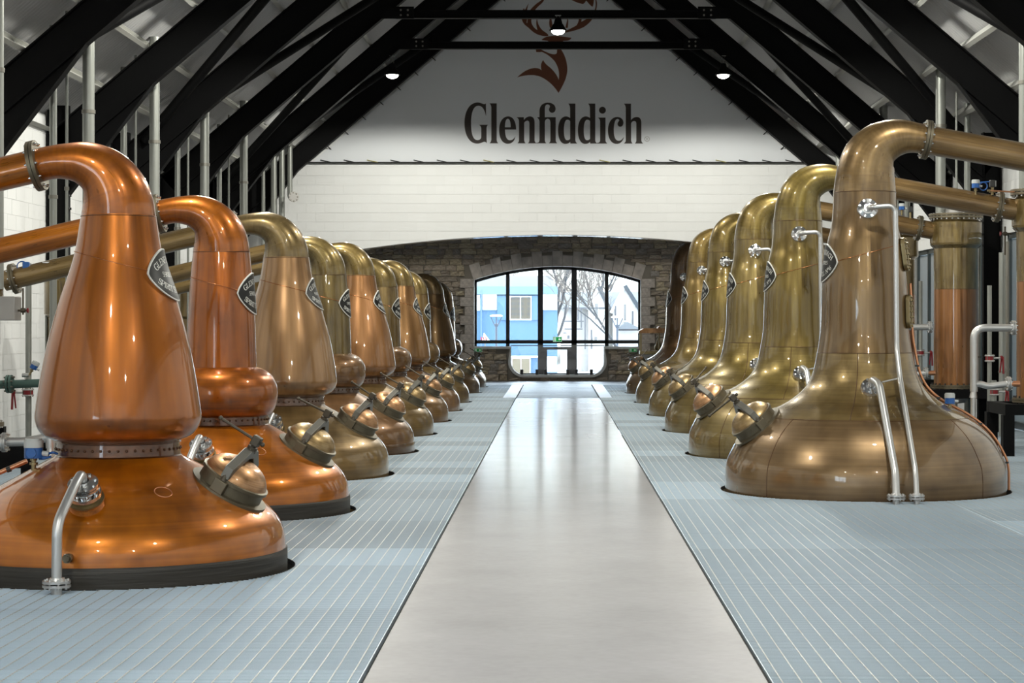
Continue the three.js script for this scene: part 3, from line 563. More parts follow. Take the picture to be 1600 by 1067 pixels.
const SPIRIT = [ // colours: pot, cone or ball, neck above the ball, swan neck and arm
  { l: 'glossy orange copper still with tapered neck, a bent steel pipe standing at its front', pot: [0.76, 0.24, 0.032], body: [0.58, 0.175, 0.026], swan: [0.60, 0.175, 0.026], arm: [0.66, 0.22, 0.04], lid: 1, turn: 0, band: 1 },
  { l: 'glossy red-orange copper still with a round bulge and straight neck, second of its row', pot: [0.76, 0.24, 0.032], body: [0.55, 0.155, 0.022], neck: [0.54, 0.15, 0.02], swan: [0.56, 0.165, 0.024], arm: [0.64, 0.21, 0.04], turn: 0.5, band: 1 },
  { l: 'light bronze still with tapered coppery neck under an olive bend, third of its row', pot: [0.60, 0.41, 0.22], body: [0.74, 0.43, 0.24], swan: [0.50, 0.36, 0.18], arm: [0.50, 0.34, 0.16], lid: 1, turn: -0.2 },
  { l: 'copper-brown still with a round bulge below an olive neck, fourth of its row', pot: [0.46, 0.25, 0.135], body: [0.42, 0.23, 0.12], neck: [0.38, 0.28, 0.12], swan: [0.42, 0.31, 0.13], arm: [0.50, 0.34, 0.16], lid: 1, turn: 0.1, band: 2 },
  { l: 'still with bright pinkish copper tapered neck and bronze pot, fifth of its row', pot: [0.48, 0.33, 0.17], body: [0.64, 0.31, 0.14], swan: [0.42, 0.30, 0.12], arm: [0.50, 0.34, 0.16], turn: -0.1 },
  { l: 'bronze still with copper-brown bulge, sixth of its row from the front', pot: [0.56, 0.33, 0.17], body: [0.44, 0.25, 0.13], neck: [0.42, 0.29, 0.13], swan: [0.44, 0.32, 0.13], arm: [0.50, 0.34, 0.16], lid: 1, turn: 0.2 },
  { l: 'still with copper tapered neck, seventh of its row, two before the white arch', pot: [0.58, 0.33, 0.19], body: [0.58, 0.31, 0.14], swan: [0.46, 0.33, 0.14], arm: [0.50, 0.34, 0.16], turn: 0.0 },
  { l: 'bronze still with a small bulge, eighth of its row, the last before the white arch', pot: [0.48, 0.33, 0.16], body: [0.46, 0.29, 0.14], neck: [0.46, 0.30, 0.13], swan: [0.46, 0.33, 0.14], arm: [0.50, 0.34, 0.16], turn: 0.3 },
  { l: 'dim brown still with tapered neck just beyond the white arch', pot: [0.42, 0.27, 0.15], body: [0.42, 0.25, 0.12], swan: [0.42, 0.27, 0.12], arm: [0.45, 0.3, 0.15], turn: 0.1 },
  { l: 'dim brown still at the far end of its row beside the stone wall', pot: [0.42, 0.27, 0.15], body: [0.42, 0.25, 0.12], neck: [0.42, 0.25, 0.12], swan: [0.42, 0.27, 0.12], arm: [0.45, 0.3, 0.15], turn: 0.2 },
];
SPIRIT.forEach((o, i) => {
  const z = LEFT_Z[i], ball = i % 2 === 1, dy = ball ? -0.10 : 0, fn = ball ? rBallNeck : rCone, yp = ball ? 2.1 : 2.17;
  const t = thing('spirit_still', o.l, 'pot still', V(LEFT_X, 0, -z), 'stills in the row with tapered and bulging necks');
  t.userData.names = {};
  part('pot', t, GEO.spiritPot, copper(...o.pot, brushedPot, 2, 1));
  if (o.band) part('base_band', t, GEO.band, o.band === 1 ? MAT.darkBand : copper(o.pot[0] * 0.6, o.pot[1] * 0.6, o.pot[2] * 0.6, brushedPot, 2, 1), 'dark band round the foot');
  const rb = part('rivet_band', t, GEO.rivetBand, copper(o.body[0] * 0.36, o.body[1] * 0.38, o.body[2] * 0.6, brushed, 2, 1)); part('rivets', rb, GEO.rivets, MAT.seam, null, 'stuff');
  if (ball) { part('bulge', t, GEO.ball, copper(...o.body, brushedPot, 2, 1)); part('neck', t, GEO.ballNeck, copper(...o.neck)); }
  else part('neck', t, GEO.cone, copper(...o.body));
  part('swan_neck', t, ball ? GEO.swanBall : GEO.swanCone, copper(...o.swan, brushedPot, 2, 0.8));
  part('seam', t, ringAt(fn, ball ? 2.5 : 2.6, 0.003), MAT.seam);
  const a0 = V(-0.61, 2.98 + dy, 0), dir = V(-1, -0.235, 0).normalize(), a1 = a0.clone().addScaledVector(dir, 2.86);
  flangePair(t, a0, dir, 0.19, 0.026, MAT.agedBrass, 10);
  part('lyne_arm', t, tubeAlong([a0, a0.clone().lerp(a1, 0.5), a1], 0.124, 40), copper(...o.arm, brushed, 2, 0.6));
  flangePair(t, a0.clone().addScaledVector(dir, 2.74), dir, 0.185, 0.026, MAT.agedBrass, 10);
  manway(t, rSpirit, 0.875, 0.2, 1, o.lid ? MAT.lidCopper : MAT.lidBrass, o.turn);
  const pl = part('plaque', t, ball ? GEO.plaqueBall : GEO.plaqueCone, std({ map: plaqueTexture('GLENFIDDICH', '5900 LITRES', 'SPIRIT STILL N\u00ba' + (10 - i)), roughness: 0.35 }), 'black lens-shaped name plaque with white lettering');
  part('plaque_wire', t, ball ? GEO.wireBall : GEO.wireCone, MAT.wire);
  // charging port on the shoulder with its steel pipe
  const q = onPot(rSpirit, 0.965, Math.PI / 2 + 0.01, 1), port = part('port', t, SPIRIT_PORT.chrome, MAT.chrome, 'chromed bolted port');
  port.quaternion.copy(orient(q.n)); port.position.copy(q.p);
  part('stub', port, SPIRIT_PORT.stub, copper(...o.pot, brushedPot, 2, 1)); part('ring', port, SPIRIT_PORT.brass, MAT.bronze);
  const top = q.p.clone().addScaledVector(q.n, 0.2);
  const pp = part('drain_pipe', t, pipe([top, top.clone().addScaledVector(q.n, 0.075), V(-0.03, 0.70, 1.24), V(-0.083, 0.47, 1.495), V(-0.085, 0.08, 1.5)], 0.0345, 0.09, 18), MAT.steel, 'bent stainless steel pipe');
  const ff = part('floor_flange', pp, FLOORFLANGE, MAT.steel); ff.position.set(-0.085, 0, 1.5);
  if (i < 2) { // small round weld ring and hexagon plug
    const w = onPot(rSpirit, 0.86, 0.99, 1), m = part('weld_ring', t, new THREE.TorusGeometry(0.062, 0.004, 6, 40).rotateX(Math.PI / 2), MAT.copperTube); m.quaternion.copy(orient(w.n)); m.position.copy(w.p).addScaledVector(w.n, 0.003);
    const pg = part('plug', t, merge([disc(V(-0.07, 0.21, 1.26), V(-0.05, 0, 1), 0.032, 0.05, 20), disc(V(-0.07, 0.21, 1.29), V(-0.05, 0, 1), 0.022, 0.03, 6)]), MAT.agedBrass);
  }
});
const WASHES = [
  ['large olive-brown bell-shaped still, tallest of all, two steel pipes down its front', [0.46, 0.30, 0.18], [0.47, 0.33, 0.155], [0.42, 0.27, 0.14], [0.52, 0.34, 0.17]],
  ['olive bell-shaped still, second of its row, one slim steel pipe seen on its neck', [0.44, 0.33, 0.15], [0.46, 0.34, 0.12], [0.43, 0.31, 0.095], [0.44, 0.33, 0.10]],
  ['olive bell-shaped still, third of its row, between the second and fourth necks', [0.44, 0.33, 0.15], [0.46, 0.34, 0.12], [0.45, 0.34, 0.14], [0.46, 0.34, 0.12]],
  ['olive bell-shaped still, fourth of its row, two before the white arch', [0.44, 0.33, 0.15], [0.46, 0.34, 0.13], [0.45, 0.33, 0.11], [0.48, 0.35, 0.12]],
  ['olive bell-shaped still, fifth of its row, the last before the white arch', [0.46, 0.33, 0.16], [0.46, 0.33, 0.14], [0.46, 0.32, 0.13], [0.48, 0.34, 0.13]],
  ['dark brown bell-shaped still beyond the white arch, beside the glass box', [0.40, 0.25, 0.13], [0.36, 0.20, 0.10], [0.34, 0.19, 0.09], [0.34, 0.19, 0.09]],
];
function stadium(w, h, r) { const s = new THREE.Shape(); s.moveTo(-w / 2 + r, -h / 2); s.absarc(w / 2 - r, -h / 2 + r, r, -Math.PI / 2, 0); s.absarc(w / 2 - r, h / 2 - r, r, 0, Math.PI / 2); s.absarc(-w / 2 + r, h / 2 - r, r, Math.PI / 2, Math.PI); s.absarc(-w / 2 + r, -h / 2 + r, r, Math.PI, Math.PI * 1.5); return s; }
const SIGHT = {
  frame: new THREE.ExtrudeGeometry((() => { const s = stadium(0.16, 0.36, 0.075); s.holes.push(new THREE.Path(stadium(0.07, 0.24, 0.034).getPoints(12))); return s; })(), { depth: 0.035, bevelEnabled: true, bevelSize: 0.004, bevelThickness: 0.004, bevelSegments: 1 }),
  glass: new THREE.ExtrudeGeometry(stadium(0.09, 0.26, 0.044), { depth: 0.015, bevelEnabled: false }),
  bolts: (() => { const l = []; for (let k = 0; k < 5; k++) for (const x of [-0.058, 0.058]) l.push(disc(V(x, -0.12 + k * 0.06, 0.045), V(0, 0, 1), 0.011, 0.02, 6)); l.push(disc(V(0, 0.155, 0.045), V(0, 0, 1), 0.011, 0.02, 6), disc(V(0, -0.155, 0.045), V(0, 0, 1), 0.011, 0.02, 6)); return merge(l); })(),
};
const WASH_PORT = merge([sharpLathe([[0.115, -0.03], [0.115, 0.02], [0.105, 0.045], [0.06, 0.062], [0.045, 0.064], [0.042, 0.09], [0, 0.09]], 40), boltRing(V(0, 0.03, 0), V(0, 1, 0), 0.09, 8, 0.012, 0.06)]);
WASHES.forEach(([label, pot, shoulder, neck, swan], i) => {
  const z = RIGHT_Z[i], t = thing('wash_still', label, 'pot still', V(RIGHT_X, 0, -z), 'stills in the row with slim bell-shaped necks');
  t.userData.names = {};
  part('pot', t, GEO.washPot, copper(...pot, brushedPot, 2, 1)); part('shoulder', t, GEO.washShoulder, copper(...shoulder, brushedPot, 2, 1)); part('neck', t, GEO.washNeck, copper(...neck, brushed, 1.5, 1)); part('swan_neck', t, GEO.swanWash, copper(...swan, brushedPot, 2, 0.8));
  for (const y of [0.797, 1.493, 3.24]) part('seam', t, ringAt(rWash, y, 0.004), MAT.seam);
  for (const [y0, y1, phi] of [[0.8, 1.49, -0.29], [0.0, 0.8, -0.88], [0.0, 0.8, 0.77], [0.8, 1.49, 1.9]]) part('seam', t, meridian(rWash, y0, y1, phi, 0.004), MAT.seam);
  const a0 = V(0.675, 3.82, 0), dir = V(1, -0.178, 0).normalize(), a1 = a0.clone().addScaledVector(dir, 2.40);
  flangePair(t, a0, dir, 0.215, 0.03, MAT.agedBrass, 12, 0.014);
  part('lyne_arm', t, tubeAlong([a0, a0.clone().lerp(a1, 0.5), a1], [0.158, 0.154, 0.150], 44), copper(0.50, 0.32, 0.16, brushed, 2, 0.6));
  flangePair(t, a0.clone().addScaledVector(dir, 2.16), dir, 0.215, 0.03, MAT.agedBrass, 12, 0.014);
  manway(t, rWash, 1.235, 0.2, -1, i % 2 ? MAT.lidCopper : MAT.lidBrass, [Math.PI - 0.35, 0.5, Math.PI + 0.1, 0.1, 0.3, Math.PI][i]);
  part('plaque', t, GEO.plaqueWash, std({ map: plaqueTexture('GLENFIDDICH', '9500 LITRES', 'WASH STILL N\u00ba' + (6 - i)), roughness: 0.35 }), 'black lens-shaped name plaque with white lettering');
  part('plaque_wire', t, GEO.wireWash, MAT.wire);
  // chromed ports and steel pipes
  const loc = (px, py, d) => W(px, py, d).sub(V(3.375, 0, -21.77));
  const hi = part('port', t, WASH_PORT, MAT.chrome, 'chromed port high on the neck'); hi.quaternion.copy(orient(V(-0.08, 0.12, 1))); hi.position.set(-0.02, 3.045, 0.33);
  const qa = onPot(rWash, 0.645, Math.PI / 2 - 0.05, -1), lo = part('port', t, WASH_PORT, MAT.chrome, 'chromed port at the foot of the neck'); lo.quaternion.copy(orient(qa.n)); lo.position.copy(qa.p);
  const vp = part('vent_pipe', t, pipe([V(-0.02, 3.05, 0.40), V(-0.02, 3.05, 0.56), loc(1399, 321, 21.2), loc(1401, 545, 21.2), loc(1406, 590, 21.0), loc(1430.5, 737, 20.06), V(0.245, 0.08, 1.79)], 0.0285, 0.09, 16), MAT.steel, 'slim stainless pipe bent down over the shoulder');
  part('floor_flange', vp, FLOORFLANGE, MAT.steel).position.set(0.245, 0, 1.79); vp.children[vp.children.length - 1].scale.set(0.84, 1, 0.84);
  const dp = part('drain_pipe', t, pipe([qa.p.clone().addScaledVector(qa.n, 0.06), qa.p.clone().addScaledVector(qa.n, 0.17), loc(1374, 600, 20.85), loc(1399, 739, 20.06), V(0.04, 0.08, 1.79)], 0.0385, 0.07, 18), MAT.steel, 'thicker stainless pipe bent down to the floor');
  part('floor_flange', dp, FLOORFLANGE, MAT.steel).position.set(0.04, 0, 1.79);
  part('tie_rod', t, rod(loc(1378, 597, 20.9), loc(1404, 591, 21.0), 0.01, 8), MAT.steel);
  // sight glasses on the side away from the walkway, and the copper sensor line
  for (const [y, phi] of [[2.56, 1.2], [1.94, 1.17]]) {
    const r = rWash(y) + 0.004, sl = Math.atan((rWash(y + 0.1) - rWash(y - 0.1)) / 0.2), f = part('sight_glass', t, SIGHT.frame, MAT.bronze, 'oblong bolted sight glass');
    f.position.set(r * Math.sin(phi), y, r * Math.cos(phi)); f.rotation.set(sl, phi, 0, 'YXZ');
    part('pane', f, SIGHT.glass, std({ color: col(0.03, 0.03, 0.03), roughness: 0.1 })); part('bolts', f, SIGHT.bolts, MAT.bronze, null, 'stuff');
  }
  const cp = []; for (let k = 0; k <= 60; k++) { const y = 2.25 * (1 - k / 60) + 0.0; const r = rWash(y) + 0.035; cp.push(V(r * Math.sin(1.50), y, r * Math.cos(1.50))); }
  part('sensor_line', t, tubeAlong(cp, 0.014, 10), MAT.copperTube, 'thin copper tube following the outline');
  const clips = []; for (const y of [1.8, 1.35, 1.0, 0.72, 0.3]) { const r = rWash(y); clips.push(box(0.05, 0.02, 0.03, (r + 0.02) * Math.sin(1.5), y, (r + 0.02) * Math.cos(1.5))); } part('clips', t, merge(clips), MAT.blackBolt, null, 'stuff');
});

// ---------------------------------------------------------------- banner with lettering and stag emblem, laced to the last frame
{
  const D = 48.43, X0 = -5.92, X1 = 5.94, Y0 = 5.755, YT = roofY(0, UNDER - 0.04), HH = YT - Y0, CW = 2048, CH = Math.round(2048 * HH / (X1 - X0));
  const c = document.createElement('canvas'); c.width = CW; c.height = CH; const g = c.getContext('2d');
  g.fillStyle = '#d6d9de'; g.fillRect(0, 0, CW, CH);
  const sx = CW / (X1 - X0);
  const tx = (px) => ((px - VX) * D / F - X0) * sx, ty = (py) => (YT - (EYE + (VY - py) * D / F)) * sx;
  function draw(path, ox, oy, sc, color) {                        // path in enlarged photograph units
    const k = path.match(/[MLCQZ]|-?[\d.]+/g); let i = 0, cmd = 'M'; g.beginPath();
    const P = () => { const x = tx(ox + parseFloat(k[i++]) / sc), y = ty(oy + parseFloat(k[i++]) / sc); return [x, y]; };
    while (i < k.length) {
      if (/[MLCQZ]/.test(k[i])) cmd = k[i++];
      if (cmd === 'Z') { g.closePath(); continue; }
      if (cmd === 'M') { g.moveTo(...P()); cmd = 'L'; } else if (cmd === 'L') g.lineTo(...P()); else if (cmd === 'C') g.bezierCurveTo(...P(), ...P(), ...P()); else g.quadraticCurveTo(...P(), ...P());
    }
    g.fillStyle = color; g.fill('evenodd');
  }
  const ink = '#2c231f', stag = '#6a3b25';
  const d = 'M230 118L340 118L340 690C342 712 350 728 370 742L262 742L260 715C240 737 215 748 185 748C110 748 70 660 70 540C70 410 115 320 195 320C225 320 248 335 260 347L258 190C255 155 245 135 230 118ZM260 395C250 378 234 370 215 370C175 370 160 450 160 540C160 640 180 692 215 692C235 692 252 682 260 668Z';
  const letters = [
    'M440 305C425 220 390 152 325 152C240 152 210 280 210 430C210 600 245 690 310 690C345 690 370 670 370 640L370 510C370 480 355 465 335 450L475 450C460 465 452 480 452 510L452 640C452 690 456 715 458 738C445 720 430 712 410 716C375 728 350 743 305 743C180 743 108 600 108 425C108 240 185 102 315 102C350 102 380 120 415 128C425 127 432 122 442 116L445 305Z',
    'M500 115L610 115L610 680C612 710 620 725 635 738L498 738C515 725 524 710 527 680L527 175C525 150 515 130 500 115Z',
    'M650 535C650 400 710 320 790 320C870 320 912 400 915 525L740 525C742 640 770 692 820 692C860 692 885 665 902 630C895 700 850 746 785 746C700 746 650 660 650 535ZM740 490L830 490C832 410 815 355 785 355C755 355 738 410 740 490Z',
    'M922 332L1035 332L1035 378C1060 340 1095 320 1130 320C1180 320 1203 355 1203 415L1203 690C1206 712 1212 725 1228 738L1100 738C1115 725 1122 712 1122 685L1122 430C1122 400 1110 385 1090 385C1070 385 1050 400 1040 420L1040 685C1042 712 1050 725 1062 738L935 738C952 725 958 712 960 685L960 395C958 365 945 345 922 332Z',
    'M1240 332L1280 332L1280 240C1280 160 1325 105 1410 105C1490 105 1530 150 1530 200C1530 240 1505 262 1478 262C1450 262 1428 240 1428 212C1428 190 1445 175 1443 160C1440 140 1420 132 1405 132C1375 132 1362 160 1362 210L1362 332L1532 332L1532 685C1534 712 1542 725 1557 738L1425 738C1442 725 1449 712 1450 685L1450 420C1450 380 1435 355 1410 355C1380 355 1362 380 1362 420L1362 685C1364 712 1372 725 1385 738L1205 738C1205 738 1228 733 1245 730C1265 735 1280 712 1280 680L1280 400C1278 370 1262 350 1240 332Z',
  ];
  for (const p of letters) draw(p, 715, 150, 10, ink);
  draw(d, 865, 150, 10, ink); draw(d, 896, 150, 10, ink);
  draw('M692 338L810 338L810 690C812 712 822 728 838 742L640 742C660 742 670 738 690 732C715 730 727 712 727 690L727 400C725 370 712 350 692 338Z', 865, 150, 10, ink);
  g.beginPath(); g.arc(tx(865 + 76.3), ty(150 + 22.2), 5.3 * D / F * sx, 0, 7); g.fill();
  draw('M1098 640C1085 705 1045 748 985 748C900 748 850 660 850 540C850 410 910 330 990 328C1050 328 1090 365 1090 415C1090 455 1070 480 1043 480C1018 480 1000 460 1000 435C1000 410 1022 395 1025 380C1025 368 1012 358 1000 358C955 358 940 450 940 540C940 640 965 700 1020 700C1055 700 1080 670 1098 640Z', 865, 150, 10, ink);
  draw('M1098 120L1208 120L1208 378C1235 345 1265 328 1300 328C1345 328 1370 360 1370 420L1370 690C1372 712 1380 728 1400 742L1270 742C1285 728 1293 712 1293 690L1293 435C1293 405 1280 390 1258 390C1238 390 1220 405 1210 430L1210 690C1212 712 1220 728 1233 742L1098 742C1118 728 1128 712 1128 690L1128 185C1125 155 1115 135 1098 120Z', 865, 150, 10, ink);
  g.strokeStyle = '#8d8a84'; g.lineWidth = 1.6; g.beginPath(); g.arc(tx(1011), ty(217.2), 3.7 * D / F * sx, 0, 7); g.stroke(); g.fillStyle = '#8d8a84'; g.font = '13px serif'; g.textAlign = 'center'; g.textBaseline = 'middle'; g.fillText('R', tx(1011), ty(217.2));
  for (const p of [
    'M335 545L340 578L375 580L400 576C440 590 500 625 545 680C590 750 602 810 590 890C578 850 555 810 500 756C460 725 430 700 418 668C395 695 385 735 400 782C380 762 350 754 320 756C240 765 180 810 130 860C200 835 300 825 370 846C450 875 530 940 588 1032C650 930 685 850 686 770C684 660 640 580 605 535L575 500L570 585C565 608 535 608 500 598C450 580 410 560 385 545L360 530Z',
    'M400 445C430 410 470 405 520 400L580 400L730 420C720 450 690 455 640 455L600 520L520 500L470 455Z',
    'M470 400C440 405 400 400 360 385C300 360 270 320 245 300C205 275 180 235 178 200C172 160 190 110 205 90C215 140 225 80 258 38C240 80 232 130 240 180C243 230 225 250 240 258L247 180C260 110 300 80 345 40C380 15 410 5 440 -60C440 10 400 40 370 65C320 110 285 170 285 240C290 280 320 320 355 335C340 290 335 240 350 205C355 260 375 310 420 345C450 365 475 380 475 395Z',
    'M490 300C480 250 485 210 505 170C510 230 520 270 530 320L500 320ZM665 310C670 270 690 230 685 170C700 220 695 270 690 310Z',
    'M650 360C680 330 740 315 790 280C810 250 815 220 815 190L845 200C845 225 838 240 842 242C900 215 960 180 990 110C1005 70 1000 40 998 0L980 0C980 30 975 60 965 76C940 60 915 30 895 5L880 30L860 45C800 35 760 15 715 -10L730 -60C790 -20 850 0 880 -20L930 -40C1000 -60 1030 20 1010 90C995 180 950 250 870 300C800 335 720 352 665 362Z',
  ]) draw(p, 790, 0, 7.11, stag);
  const tex = new THREE.CanvasTexture(c); tex.colorSpace = THREE.SRGBColorSpace; tex.magFilter = THREE.LinearFilter; tex.anisotropy = 8;
  const t = thing('banner', 'big white triangular banner with brown stag emblem and dark lettering, laced under the gable', 'banner', V(0, 0, -D));
  const half = (y) => UNDER - 0.04 - (y - EYE) / SLOPE;
  const geo = extrude([[X0, Y0], [X1, Y0], [0, YT]], 0.006), p = geo.attributes.position, u = geo.attributes.uv;
  for (let i = 0; i < p.count; i++) u.setXY(i, (p.getX(i) - X0) / (X1 - X0), (p.getY(i) - Y0) / HH);
  part('sheet', t, geo, std({ map: tex, roughness: 0.6, bumpMap: sheetFolds, bumpScale: 0.05 }));
  part('hem_rope', t, rod(V(X0 - 0.3, Y0 - 0.02, 0.02), V(X1 + 0.3, Y0 - 0.02, 0.02), 0.021, 8), MAT.rope);
  for (let i = 0; i < 21; i++) { const x = X0 + 0.2 + i * 0.565; part('lacing_tie', t, rod(V(x, Y0 + 0.045, 0.03), V(x + 0.26, Y0 - 0.012, 0.03), 0.011, 6), i % 5 === 2 ? MAT.ropePale : MAT.rope); }
  for (const s of [-1, 1]) for (let i = 0; i < 12; i++) { const y = Y0 + 0.35 + i * 0.36, x = half(y); part('lacing_tie', t, rod(V(s * (x - 0.05), y - 0.05, 0.03), V(s * (x + 0.05), y + 0.04, 0.06), 0.012, 6), MAT.rope); }
}

// ---------------------------------------------------------------- rubble stone wall with the arched window
{
  const w = struct('wall_stone'), cx = 0.05, hw = 2.66, spring = 3.23, crown = 3.66;
  const arch = (x) => crown - (crown - spring) * ((x - cx) / hw) ** 2;
  const L = -2.61, R = 2.71, uL = -1.44, uR = 1.54, ub = 0.2, ur = 0.42, dw = 1.1;
  const U = [[L, dw], [uL, dw]]; for (let i = 0; i <= 8; i++) { const a = Math.PI + i / 8 * Math.PI / 2; U.push([uL + ur + ur * Math.cos(a), ub + ur + ur * Math.sin(a)]); }
  for (let i = 0; i <= 8; i++) { const a = Math.PI * 1.5 + i / 8 * Math.PI / 2; U.push([uR - ur + ur * Math.cos(a), ub + ur + ur * Math.sin(a)]); } U.push([uR, dw], [R, dw]);
  const hole = [...U]; for (let i = 0; i <= 24; i++) { const x = R + (L - R) * i / 24; hole.push([x, arch(x)]); }
  const core = extrude([[-WALL, -0.3], [WALL, -0.3], [WALL, 5.1], [-WALL, 5.1]], 0.5, [hole]).translate(0, 0, -FAR - 0.55);
  part('wall_core', w, core, MAT.mortar);
  // pale trim round the low wall and the glazed dip
  const off = U.map(([x, y], i) => { const a = U[Math.max(i - 1, 0)], b = U[Math.min(i + 1, U.length - 1)], dx = b[0] - a[0], dy = b[1] - a[1], l = Math.hypot(dx, dy); return [x + dy / l * 0.085, y - dx / l * 0.085]; });
  off[0] = [L, dw - 0.085]; off[off.length - 1] = [R, dw - 0.085];
  part('coping', w, extrude([...U, ...off.reverse()], 0.64).translate(0, 0, -FAR - 0.55), MAT.coping);
  // dressed voussoirs and jamb stones
  const N = 17; const ang = (k) => L - 0.02 + (R - L + 0.04) * k / N;
  for (let k = 0; k < N; k++) {
    const a = ang(k) + 0.006, b = ang(k + 1) - 0.006, h = k % 2 ? 0.35 : 0.49, nrm = (x) => { const s = -2 * (crown - spring) * (x - cx) / (hw * hw), l = Math.hypot(1, s); return [-s / l, 1 / l]; };
    const na = nrm(a), nb = nrm(b), q = [[a, arch(a)], [b, arch(b)], [b + nb[0] * h, arch(b) + nb[1] * h], [a + na[0] * h, arch(a) + na[1] * h]];
    part('voussoir', w, extrude(q, 0.6).translate(0, 0, -FAR - 0.545 + rr(0, 0.01)), MAT.dressed);
  }
  const dressedBox = [];
  for (let k = 0; k < 11; k++) for (const s of [-1, 1]) {
    const y0 = 0.02 + k * 0.295 + (k > 2 ? 0 : 0), wide = k % 2 ? 0.30 : 0.45, x = s < 0 ? L - wide / 2 : R + wide / 2;
    const inner = y0 < dw - 0.1;
    part('jamb_stone', w, box(wide - 0.012, 0.283, 0.6, x, y0 + 0.147, -FAR - 0.245 + rr(0, 0.01)), MAT.dressed); dressedBox.push([x - wide / 2, x + wide / 2, y0, y0 + 0.295]);
  }
  // rubble: irregular blocks, nearest the window as parts, the rest joined
  const unit = []; for (let v = 0; v < 6; v++) { const g = new THREE.BoxGeometry(1, 1, 1, 2, 2, 1), p = g.attributes.position; const key = {}; for (let i = 0; i < p.count; i++) { const k = [p.getX(i), p.getY(i), p.getZ(i)].join(); key[k] ??= [rr(-0.06, 0.06), rr(-0.09, 0.09), p.getZ(i) > 0 ? rr(-0.25, 0.12) + (p.getX(i) === 0 && p.getY(i) === 0 ? 0.2 : 0) : 0]; p.setXYZ(i, p.getX(i) + key[k][0], p.getY(i) + key[k][1], p.getZ(i) + key[k][2]); } g.computeVertexNormals(); unit.push(g.toNonIndexed()); unit[v].computeVertexNormals(); }
  const free = (x0, x1, y0, y1) => {
    const m = (x0 + x1) / 2, my = (y0 + y1) / 2;
    if (x1 > L && x0 < R && my > dw - 0.02 && my < arch(Math.min(Math.max(m, L), R)) + 0.5) return false;
    if (x1 > L - 0.3 && x0 < R + 0.3 && my > spring && my < arch(Math.min(Math.max(m, L), R)) + 0.46) return false;
    if (my < dw && ((x1 > uL - 0.10 && x0 < uR + 0.10 && y1 > ub - 0.075) || (y1 > dw - 0.07 && x1 > L && x0 < R))) return false;
    return !dressedBox.some(([a, b, c, d]) => x1 > a && x0 < b && y1 > c && y0 < d);
  };
  const all = []; let y = 0.0;
  while (y < 4.9) { const h = rr(0.12, 0.21); let x = -6.2 + rr(0, 0.3); while (x < 6.2) { const wd = rr(0.20, 0.52); const two = h > 0.17 && rnd() < 0.25; if (two) { all.push([x, x + wd, y, y + h / 2], [x, x + wd, y + h / 2, y + h]); } else all.push([x, x + wd, y, y + h]); x += wd; } y += h; }
  const stones = [];
  for (let [x0, x1, y0, y1] of all) {
    if (!free(x0, x1, y0, y1)) { // trim a stone back to the dressed edge when a side of it is free
      const w2 = x1 - x0, h2 = y1 - y0, tries = [];
      for (const f of [0.85, 0.7, 0.55, 0.4, 0.28]) tries.push([x0, x0 + w2 * f, y0, y1], [x1 - w2 * f, x1, y0, y1], [x0, x1, y0, y0 + h2 * f], [x0, x1, y1 - h2 * f, y1]);
      const ok = tries.find((t) => free(...t)); if (!ok) continue; [x0, x1, y0, y1] = ok; }
    stones.push([x0, x1, y0, y1, Math.abs((x0 + x1) / 2 + 0.5) < 4.6 && y1 < 4.7 ? (x1 - x0) * (y1 - y0) : 0]); }
  stones.sort((a, b) => b[4] - a[4]);
  const rest = MAT.stones.map(() => []);
  stones.forEach(([x0, x1, y0, y1], i) => {
    const g = unit[i % 6], k = Math.floor(rr(0, 5)), dz = rr(0.05, 0.09);
    const pos = V((x0 + x1) / 2, (y0 + y1) / 2, -FAR - 0.03), sc = V((x1 - x0) * 0.93, (y1 - y0) * 0.88, dz * 1.6);
    if (i < 300) { const m = part('stone', w, g, MAT.stones[k]); m.position.copy(pos); m.scale.copy(sc); }
    else rest[k].push(g.clone().applyMatrix4(new THREE.Matrix4().compose(pos, new THREE.Quaternion(), sc)));
  });
  rest.forEach((l, k) => { if (l.length) part('rubble', w, merge(l), MAT.stones[k], null, 'stuff'); });
  // window: dark frame, five arched lights, transom, door
  const win = struct('window_4'), D = FAR + 0.42, mx = [-2.60, -1.546, -0.497, 0.586, 1.631, 2.70];
  const bar = (x0, x1, y0, y1, n = 'frame_bar') => part(n, win, box(x1 - x0, y1 - y0, 0.1, (x0 + x1) / 2, (y0 + y1) / 2, -D), MAT.windowFrame);
  mx.forEach((x, i) => bar(x - (i === 2 || i === 3 ? 0.085 : 0.06), x + (i === 2 || i === 3 ? 0.085 : 0.06), 0.15, arch(x) - 0.02, 'mullion'));
  bar(-2.6, 2.7, 1.19, 1.30, 'transom'); bar(-2.6, 2.7, 0.13, 0.24, 'sill');
  const hood = []; for (let i = 0; i < 24; i++) { const a = L + (R - L) * i / 24, b = L + (R - L) * (i + 1) / 24; hood.push(barAB(V(a, arch(a) - 0.045, -D), V(b, arch(b) - 0.045, -D), 0.1, 0.1)); } part('arched_head', win, merge(hood), MAT.windowFrame);
  bar(-0.46, 0.55, 0.99, 1.08, 'door_head');
  for (const [a, b] of [[-0.44, -0.28], [0.36, 0.53]]) bar(a, b, 0.2, 1.0, 'door_stile');
  for (let i = 0; i < 5; i++) {
    const a = mx[i] + 0.04, b = mx[i + 1] - 0.04, q = [[a, 1.28], [b, 1.28]]; for (let k = 0; k <= 6; k++) { const x = b + (a - b) * k / 6; q.push([x, arch(x) - 0.06]); }
    part('pane', win, extrude(q, 0.008).translate(0, 0, -D), MAT.glass); part('pane', win, box(b - a, 1.0, 0.008, (a + b) / 2, 0.72, -D), MAT.glass);
  }
